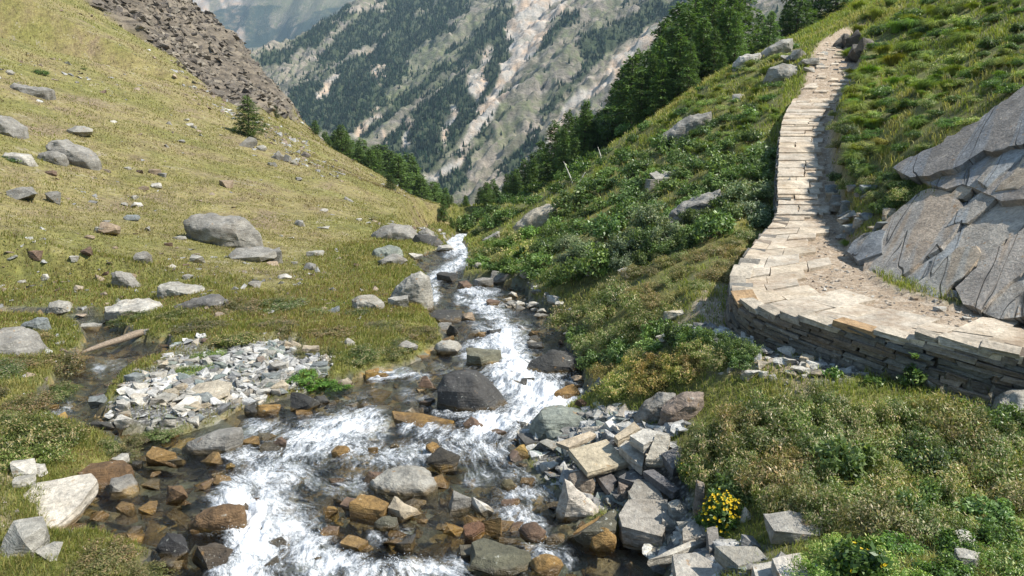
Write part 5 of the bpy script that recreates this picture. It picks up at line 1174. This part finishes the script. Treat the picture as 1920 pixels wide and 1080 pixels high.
# ---- dead wood
def tube(name, pts_, rad, mat, label, cat, n=7):
    V, F_ = [], []
    p = smooth_line(pts_, 4); rads = np.interp(np.linspace(0, 1, len(p)), np.linspace(0, 1, len(rad)), rad)
    for i in range(len(p)):
        d = p[min(i+1, len(p)-1)]-p[max(i-1, 0)]; d /= np.linalg.norm(d); a = np.cross(d, (.1, .2, 1)); a /= np.linalg.norm(a); c = np.cross(d, a)
        for k in range(n):
            t = 2*PI*k/n; V.append(p[i]+(a*math.cos(t)+c*math.sin(t))*rads[i]*(1+.25*noise(i*.7, k*1.3, 0, 5)))
    for i in range(len(p)-1): F_ += [(i*n+k, i*n+(k+1) % n, (i+1)*n+(k+1) % n, (i+1)*n+k) for k in range(n)]
    b = len(V); V += [p[0], p[-1]]
    F_ += [(b, (k+1) % n, k, k) for k in range(n)]+[(b+1, (len(p)-1)*n+k, (len(p)-1)*n+(k+1) % n, (len(p)-1)*n+(k+1) % n) for k in range(n)]
    F_ = [f for f in F_]; org = p[len(p)//2].copy()
    bm = bmesh.new(); vs = [bm.verts.new(v-org) for v in V]
    for f in F_:
        f2 = list(dict.fromkeys(f))
        try: bm.faces.new([vs[i] for i in f2])
        except ValueError: pass
    me = D.meshes.new(name); bm.to_mesh(me); bm.free(); me.shade_smooth(); o = link(name, me, mat); o.location = org; return tag(o, label, cat)
g1, g2 = on_water(152, 664), on_water(290, 632)
tube('driftwood_log', [np.array(g1)+(0, 0, .03), lerp(np.array(g1), np.array(g2), .5)+(0, 0.05, .10), np.array(g2)+(0, 0, .16)], [.02, .06, .075, .05], M_DEAD, 'weathered driftwood log lying across the side channel', 'log')
def snag(px, py, hpx, lean, label):
    g = hit(px, py); k = g[1]/F; e = D.objects.new('dead_branch', None); 
    h = hpx*k; return tube('dead_branch', [g-(0, 0, .05), g+np.array([lean*h*.5, 0, h*.5]), g+np.array([lean*h, 0, h])], [.035, .03, .008], M_WHITE, label, 'branch', 5)
snag(1075, 345, 42, -.45, 'bare white dead branch sticking up from the shrub slope'); snag(1085, 343, 20, .6, 'short bleached branch stub leaning right at the foot of the white dead branch'); snag(1128, 298, 22, -.35, 'thin pale dead stem on the shrub slope, right of the white dead branch')
# ------------------------------------------------------------------ turf: blades in every patch of ground that carries grass, sized by what can be made out
cell = (U1[1]-U1[0])*(V1[1]-V1[0])*(GY+4)**2
bare = np.maximum.reduce([CL*1.1, GRAV*.93, np.maximum(PATHM, DRT*.8), np.where(ins, 1, WET*1.0)])
inview = (GPX > -750) & (GPX < 2700) & (GPY > -120) & (GPY < 1700) & (GY > 1.5)
pat = sm(fbm(GX/1.7, GY/1.7, o=4, s=300), -.75, .1)
patf = np.where((GX < -2) & (TURFG < .5), .12+.88*pat, .6+.4*pat)
wgt = np.clip(1-bare, 0, 1)*inview*cell/(DIST**2)*patf
wgt[:, :] *= np.where(GY > 150, 0.2, 1)*np.where((GX < -1) & (GY < 30) & (TURFG > .4), 1.8, 1)*np.where((GX < -3) & (GY > 30), .7, np.where((GX < -3) & (GY > 16), .7, 1))
for a, b, c in PLACED:
    if a < 830: continue
    wgt[np.abs(GPY-b) < c] *= 1-.85*(((GPX-a)**2+((GPY-b)*1.3)**2) < (c*.95)**2)[np.abs(GPY-b) < c]
NB = 640000
cum = np.cumsum(wgt.ravel()); ch = np.searchsorted(cum, R.uniform(0, cum[-1], NB)); ch = np.clip(ch, 0, GX.size-1)
bu = gu.ravel()[ch]+R.uniform(-.5, .5, NB)*(U1[1]-U1[0]); bv = gv.ravel()[ch]+R.uniform(-.5, .5, NB)*(V1[1]-V1[0])
by = np.exp(bv)-4; bx = bu*(by+4); bz = gz(bx, by); dist = np.hypot(bx, by)
gr_ = TURFG.ravel()[ch]
right = (bx > 0.6-.09*by)
clump = fbm(bx/.5, by/.5, o=3, s=310); big = fbm(bx/4, by/4, o=3, s=320)
H = np.where(right, .05+.0025*dist, .024+.0011*dist)*(1+.55*np.clip(clump, -1, 1.2))*R.uniform(.5, 1.5, NB)
H = np.where((gr_ > .5) & ~right, H*1.7, H)
Wd = np.maximum(.0042, np.where(right, .00085, .0007)*dist)*R.uniform(.7, 1.4, NB)
az = R.uniform(0, 2*PI, NB); lean = R.uniform(.15, 1.0, NB)
dx, dy = np.cos(az)*lean, np.sin(az)*lean
dx = dx+np.where(bx < -2, .25, -.15)                     # hanging downhill
fa = R.uniform(0, 2*PI, NB)
sx, sy = np.cos(fa)*Wd*.5, np.sin(fa)*Wd*.5
b0 = np.stack([bx-sx, by-sy, bz-.01], -1); b1 = np.stack([bx+sx, by+sy, bz-.01], -1)
m0 = np.stack([bx+dx*H*.35-sx*.8, by+dy*H*.35-sy*.8, bz+H*.62], -1); m1 = np.stack([bx+dx*H*.35+sx*.8, by+dy*H*.35+sy*.8, bz+H*.62], -1)
tp = np.stack([bx+dx*H, by+dy*H, bz+H*np.clip(1.05-lean*.35, .5, 1)], -1)
BV = np.stack([b0, b1, m1, tp, m0], 1).reshape(-1, 3)
i5 = np.arange(NB)*5
BF = np.concatenate([np.stack([i5, i5+1, i5+2, i5+4], -1), np.stack([i5+4, i5+2, i5+3, i5+3], -1)])
quads = np.stack([i5, i5+1, i5+2, i5+4], -1); tris = np.stack([i5+4, i5+2, i5+3], -1)
dryc = np.array([(.31, .26, .105), (.29, .26, .075), (.41, .35, .17), (.22, .16, .08), (.22, .23, .05)])
grnc = np.array([(.23, .25, .05), (.28, .275, .065), (.17, .20, .04), (.34, .29, .10), (.29, .205, .085)])
rgtc = np.array([(.22, .27, .045), (.28, .31, .06), (.16, .21, .036), (.36, .33, .11), (.19, .24, .045)])
wide = fbm(bx/13+by/40, by/24, o=4, s=330)
pick = np.clip(((clump*.5+big*.7+wide*.9)*.75+R.normal(0, .28, NB)+1)*2.5, 0, 4.99).astype(int)
pick = np.array([0, 4, 1, 2, 3])[pick]
cD, cG, cR = dryc[pick], grnc[np.clip(pick, 0, 4)], rgtc[pick]
isg = R.random(NB) < gr_
bc = np.where((right & (R.random(NB) < .9))[:, None], cR, np.where(isg[:, None], cG, cD))*R.uniform(.65, 1.3, NB)[:, None]
tipc = bc*1.15+np.array([.02, .012, 0]); rootc = bc*.85
BC = np.stack([rootc, rootc, bc, tipc, bc], 1).reshape(-1, 3)
me = D.meshes.new('grass'); nq = len(quads); ntr = len(tris)
me.vertices.add(len(BV)); me.vertices.foreach_set('co', BV.astype(np.float32).ravel())
me.loops.add(nq*4+ntr*3); me.loops.foreach_set('vertex_index', np.concatenate([quads.ravel(), tris.ravel()]).astype(np.int32))
me.polygons.add(nq+ntr); me.polygons.foreach_set('loop_start', np.concatenate([np.arange(nq)*4, nq*4+np.arange(ntr)*3]).astype(np.int32))
at_ = me.color_attributes.new('Col', 'FLOAT_COLOR', 'POINT'); c4 = np.ones((len(BV), 4), np.float32); c4[:, :3] = BC; at_.data.foreach_set('color', c4.ravel())
me.update(calc_edges=True)
tag(link('grass', me, M_GRASS), 'yellow-green alpine grass covering both valley sides', 'grass', kind='stuff')

# ---- grass tussocks one can tell apart on the bank above the path
def tussock(seed, n=420):
    r = np.random.default_rng(seed); a = r.uniform(0, 2*PI, n); l = r.uniform(.2, 1.1, n); q = r.uniform(0, .25, n)
    p = np.stack([np.cos(a)*q, np.sin(a)*q, 0*a], -1); ou = np.stack([np.cos(a), np.sin(a), 0*a], -1); s_ = np.stack([-np.sin(a), np.cos(a), 0*a], -1)*.016
    h = r.uniform(.6, 1.1, n)[:, None]; m = p+ou*(l*.35)[:, None]+np.array([0, 0, .75])*h; t = p+ou*l[:, None]+np.array([0, 0, .55])*h
    V = np.stack([p-s_, p+s_, m+s_*.8, m-s_*.8, t], 1).reshape(-1, 3); i = np.arange(n)*5
    F_ = np.concatenate([np.stack([i, i+1, i+2], -1), np.stack([i, i+2, i+3], -1), np.stack([i+3, i+2, i+4], -1)])
    c = np.array([.17, .19, .045])[None]*r.uniform(.6, 1.5, (n, 1)); return V, F_, np.repeat(c, 5, 0)
TUS = []
for k in range(3):
    V_, F_, C_ = tussock(800+k); o = build('t', V_, F_, M_GRASS, C_); TUS.append(o.data); D.objects.remove(o)
def tuss(px, py, rpx, label, group=None, tint=(1, 1, 1)):
    g = hit(px, py); r = rpx*math.hypot(g[1], CZ-g[2])/F; o = D.objects.new('grass_tussock', random.choice(TUS)); COL.objects.link(o)
    o.location = g; o.rotation_euler = (0, -.3, random.uniform(0, 6)); o.scale = (r, r, r*.8); o.color = (*tint, 1); tag(o, label, 'grass tussock', group)
for px, py, r_, l, t_ in [(1615,225,24,'pale straw-coloured grass tussock hanging over the bank at the right of the steps',(2.0,1.7,2.6)),(1648,280,30,'yellow grass tussock on the cut bank, below the straw-coloured one',(1.4,1.15,.9)),(1720,240,30,'bright green grass tussock in the slope right of the yellow one',(.9,1.2,.8)),(1645,240,26,'green tussock between the straw-coloured and the yellow one',(1.1,1.25,.8)),(1600,300,26,'green tussock overhanging the shaded edge of the steps',(1,1.2,.8)),(1630,330,24,'green tussock lowest on the cut bank above the broken rocks',(.8,1.0,.7)),(1585,460,14,'small green tuft on the right edge of the path bend',(1,1.2,.6)),(1745,400,8,'little green tuft in a crack of the tilted slabs',(1.1,1.1,.7)),(1833,355,12,'yellow-green tuft under the dark ledge of the tilted slabs',(1.1,1.0,.7))]:
    tuss(px, py, r_, l, None, t_)
rs = random.Random(21)
for k in range(110):
    px, py = rs.uniform(1590, 1910), rs.uniform(10, 290)
    if py > 300-(px-1600)*.55 and px > 1690: continue
    tuss(px, py, rs.uniform(14, 30), 'soft green grass tussock among the low shrubs above the path', 'tussocks above the path', (rs.uniform(.9, 1.4), rs.uniform(1.1, 1.5), .7))
for k in range(75):
    px, py = rs.uniform(1210, 1460), rs.uniform(120, 330)
    if py < 190-(px-1270)*.5: continue
    tuss(px, py, rs.uniform(10, 20), 'soft green grass tussock on the slope left of the steps', 'tussocks left of the steps', (rs.uniform(.8, 1.2), rs.uniform(1.0, 1.25), .7))

# ---- loose stones
def stone_proto(seed, flat):
    r_ = random.Random(seed); bm = hull([(v.x, v.y, v.z*flat) for v in hull_points(r_.choice(['block', 'flat', 'wedge']), r_)]); bmesh.ops.triangulate(bm, faces=bm.faces)
    bm.verts.index_update(); V = np.array([v.co for v in bm.verts]); F_ = np.array([[v.index for v in f.verts] for f in bm.faces]); bm.free(); return V/np.abs(V).max(), F_
SP_ = [stone_proto(s, .35+.4*(s % 3)/2) for s in range(14)]
def scatter_stones(name, label, W_, n, size, cols, mat, up=.25, tilt=.25):
    cum = np.cumsum(W_.ravel()); c_ = np.clip(np.searchsorted(cum, R.uniform(0, cum[-1], n)), 0, GX.size-1)
    u = gu.ravel()[c_]+R.uniform(-.5, .5, n)*(U1[1]-U1[0]); v = gv.ravel()[c_]+R.uniform(-.5, .5, n)*(V1[1]-V1[0]); y = np.exp(v)-4; x = u*(y+4); z = gz(x, y)
    s_ = size[0]+(size[1]-size[0])*R.random(n)**3.0; s_ = s_*(size[2](np.hypot(x, y)) if len(size) > 2 else 1)
    V_, F_, I_ = bake(SP_, R.integers(0, len(SP_), n), np.stack([x, y, z+s_*up], -1), randrot(n, tilt), np.stack([s_, s_*R.uniform(.6, .95, n), s_*R.uniform(.5, .9, n)], -1))
    cc = np.array(cols)[R.integers(0, len(cols), n)]*R.uniform(.75, 1.2, (n, 1))
    return tag(build(name, V_, F_, mat, cc[I_]), label, name.replace('_', ' '), kind='stuff')
nearw = cell*inview
scatter_stones('gravel', 'pale grey stones and gravel of the bars beside the stream', nearw*sm(GRAV, .3, .7)*(.12+1.5*sm(fbm(GX*.9, GY*.9, o=3, s=360), -.35, .5))*(GY < 32)/np.maximum(DIST, 4), 4300, (.014, .13), [(.50,.49,.46), PALE, MID, GREY, GREEN, (.55,.53,.47), (.5,.44,.35), GREY], M_STONES)
scatter_stones('streambed_stones', 'brown and amber stones under the clear water', nearw*ins*sm(ds, 0, .1)*(GY < 32)/DIST, 3800, (.03, .17), [AMB, (.33,.21,.06), BROWN, DARK, (.12, .11, .08), (.16, .12, .06)], M_BED, .1, .2)
scatter_stones('pebbles', 'pebbles and chips on the trodden path', nearw*np.maximum(PATHM*(GY < 40), DRT)/DIST**1.4, 4200, (.006, .032), [(.42, .36, .28), (.34, .28, .21), (.22, .18, .14), (.48, .44, .37)], M_STONES)
hill = nearw*(GX < -2.5)*(GY > 9)*(CL < .3)*~ins/DIST**1.6*(.25+sm(fbm(GX/4, GY/7, o=3, s=340), 0, .8)*3)
for L_ in [[(330,140),(440,215),(520,250),(570,275)],[(120,130),(230,180)],[(500,245),(560,300),(640,330)],[(700,420),(820,440)]]:
    d_, _ = pdist(GPX, GPY, L_); hill = hill+nearw*np.exp(-(d_/9)**2)*(GX < -2)*(GY > 14)/DIST**1.6*14
scatter_stones('scree', 'small grey stones strewn over the left grass slope', hill, 5200, (.02, .13, lambda d: .45+d/32), [MID, GREY, PALE, WARM, WARM, BROWN], M_STONES, .0, .3)
scatter_stones('cliff_rubble', 'brown broken rock of the cliff band', nearw*CL*(GY > 60)*(.6+1.2*sm(fbm(GX/12, GY/12, o=3, s=350), -.2, .5)), 11000, (.12, .85), [(.21, .175, .13), (.15, .125, .095), (.28, .24, .18), (.09, .075, .06)], M_STONES, .02, .35)
# hillside stones large enough to tell apart
rs = random.Random(33)
for k in range(70):
    px, py = rs.uniform(0, 700), rs.uniform(100, 540)
    if py < 130+(px)*.45-60 or inpoly(px, py, [(340,370),(500,370),(520,500),(360,480)]): continue
    w_ = rs.uniform(9, 22)*(.6+py/700); lump(px, py, w_, w_*rs.uniform(.35, .6), rs.choice([MID, GREY, PALE, WARM, BROWN]), 'small half-buried stone in the grass of the left slope', rs.choice(['block', 'flat', 'round']), 'small_stone', 'small stones of the left slope', sink=.35, lod=5)
def on_bar(n, test, sz, cols, label, group, name, box):
    done = 0
    for _ in range(n*20):
        if done >= n: break
        px, py = rs.uniform(box[0], box[2]), rs.uniform(box[1], box[3])
        if not test(px, py): continue
        w_ = rs.uniform(*sz); lump(px, py, w_, w_*rs.uniform(.4, .65), rs.choice(cols), label, rs.choice(['block', 'flat', 'block', 'wedge']), name, group, sink=.45 if name == 'river_stone' else .2, lod=5); done += 1
on_bar(75, lambda x, y: inpoly(x, y, GRAVELS[0]), (16, 36), [PALE, PALE, MID, BLUE, GREEN, TAN], 'pale angular stone of the white gravel bar between side pool and rapids', 'stones of the white gravel bar', 'bar_stone', (170, 640, 620, 815))
on_bar(18, lambda x, y: inpoly(x, y, GRAVELS[1]), (10, 22), [PALE, MID, GREY], 'pale stone of the gravel bar at the right bank above the chute', 'stones of the right gravel bar', 'bar_stone', (930, 545, 1075, 610))
on_bar(30, lambda x, y: inpoly(x, y, GRAVELS[4]), (22, 50), [MID, GREY, PALE, (.15, .15, .15)], 'angular grey stone filling the gaps of the slab pile', 'small stones of the slab pile', 'broken_rock', (960, 770, 1560, 1085))
on_bar(48, lambda x, y: inpoly(x, y, GRAVELS[2]), (14, 34), [PALE, TAN, PALE], 'pale rubble stone on the ground at the foot of the wall corner', 'rubble below the wall corner', 'rubble_stone', (1215, 615, 1540, 715))
on_bar(34, lambda x, y: bool(inpoly(*on_water(x, y)[:2], SHORE)), (14, 38), [AMB, BROWN, DARK, GREY], 'wet brown stone in the shallows of the stream', 'wet stones in the shallows', 'river_stone', (560, 560, 1080, 800))
on_bar(80, lambda x, y: bool(inpoly(*on_water(x, y)[:2], SHORE)), (18, 46), [BROWN, DARK, (.12, .11, .08), (.20,.13,.05)], 'wet amber or dark stone in the lower rapids', 'wet stones in the lower rapids', 'river_stone', (120, 800, 1080, 1080))
# ------------------------------------------------------------------ camera and daylight
cam = D.cameras.new('camera'); co = D.objects.new('camera', cam); COL.objects.link(co)
cam.sensor_width = 36; cam.lens = 36*F/1920; cam.clip_start = 0.1; cam.clip_end = 20000
co.location = (0, 0, CZ); co.rotation_euler = (PI/2-PITCH, 0, 0); scn.camera = co
SUN_EL, SUN_AZ = math.radians(51), math.radians(101)     # azimuth clockwise from the view direction (+Y)
sd = Vector((math.cos(SUN_EL)*math.sin(SUN_AZ), math.cos(SUN_EL)*math.cos(SUN_AZ), math.sin(SUN_EL)))
sl = D.lights.new('sun', 'SUN'); sl.energy = 5.0; sl.angle = math.radians(0.5); sl.color = (1, 0.95, 0.87)
so_ = D.objects.new('sun', sl); COL.objects.link(so_); so_.rotation_euler = sd.to_track_quat('Z', 'Y').to_euler(); so_.location = (20, 20, 60)
w = D.worlds.new('World'); scn.world = w; w.use_nodes = True
nt = w.node_tree; bg = nt.nodes['Background']; sk = nt.nodes.new('ShaderNodeTexSky')
sk.sky_type = 'NISHITA'; sk.sun_disc = False; sk.sun_elevation = SUN_EL; sk.sun_rotation = SUN_AZ; sk.altitude = 1900
nt.links.new(sk.outputs[0], bg.inputs[0]); bg.inputs[1].default_value = 0.105
scn.view_settings.view_transform = 'Standard'; scn.view_settings.look = 'None'; scn.view_settings.exposure = 0.98; scn.view_settings.gamma = 1
scn.render.engine = 'CYCLES'; scn.cycles.max_bounces = 6; scn.cycles.transparent_max_bounces = 12; scn.cycles.volume_bounces = 0
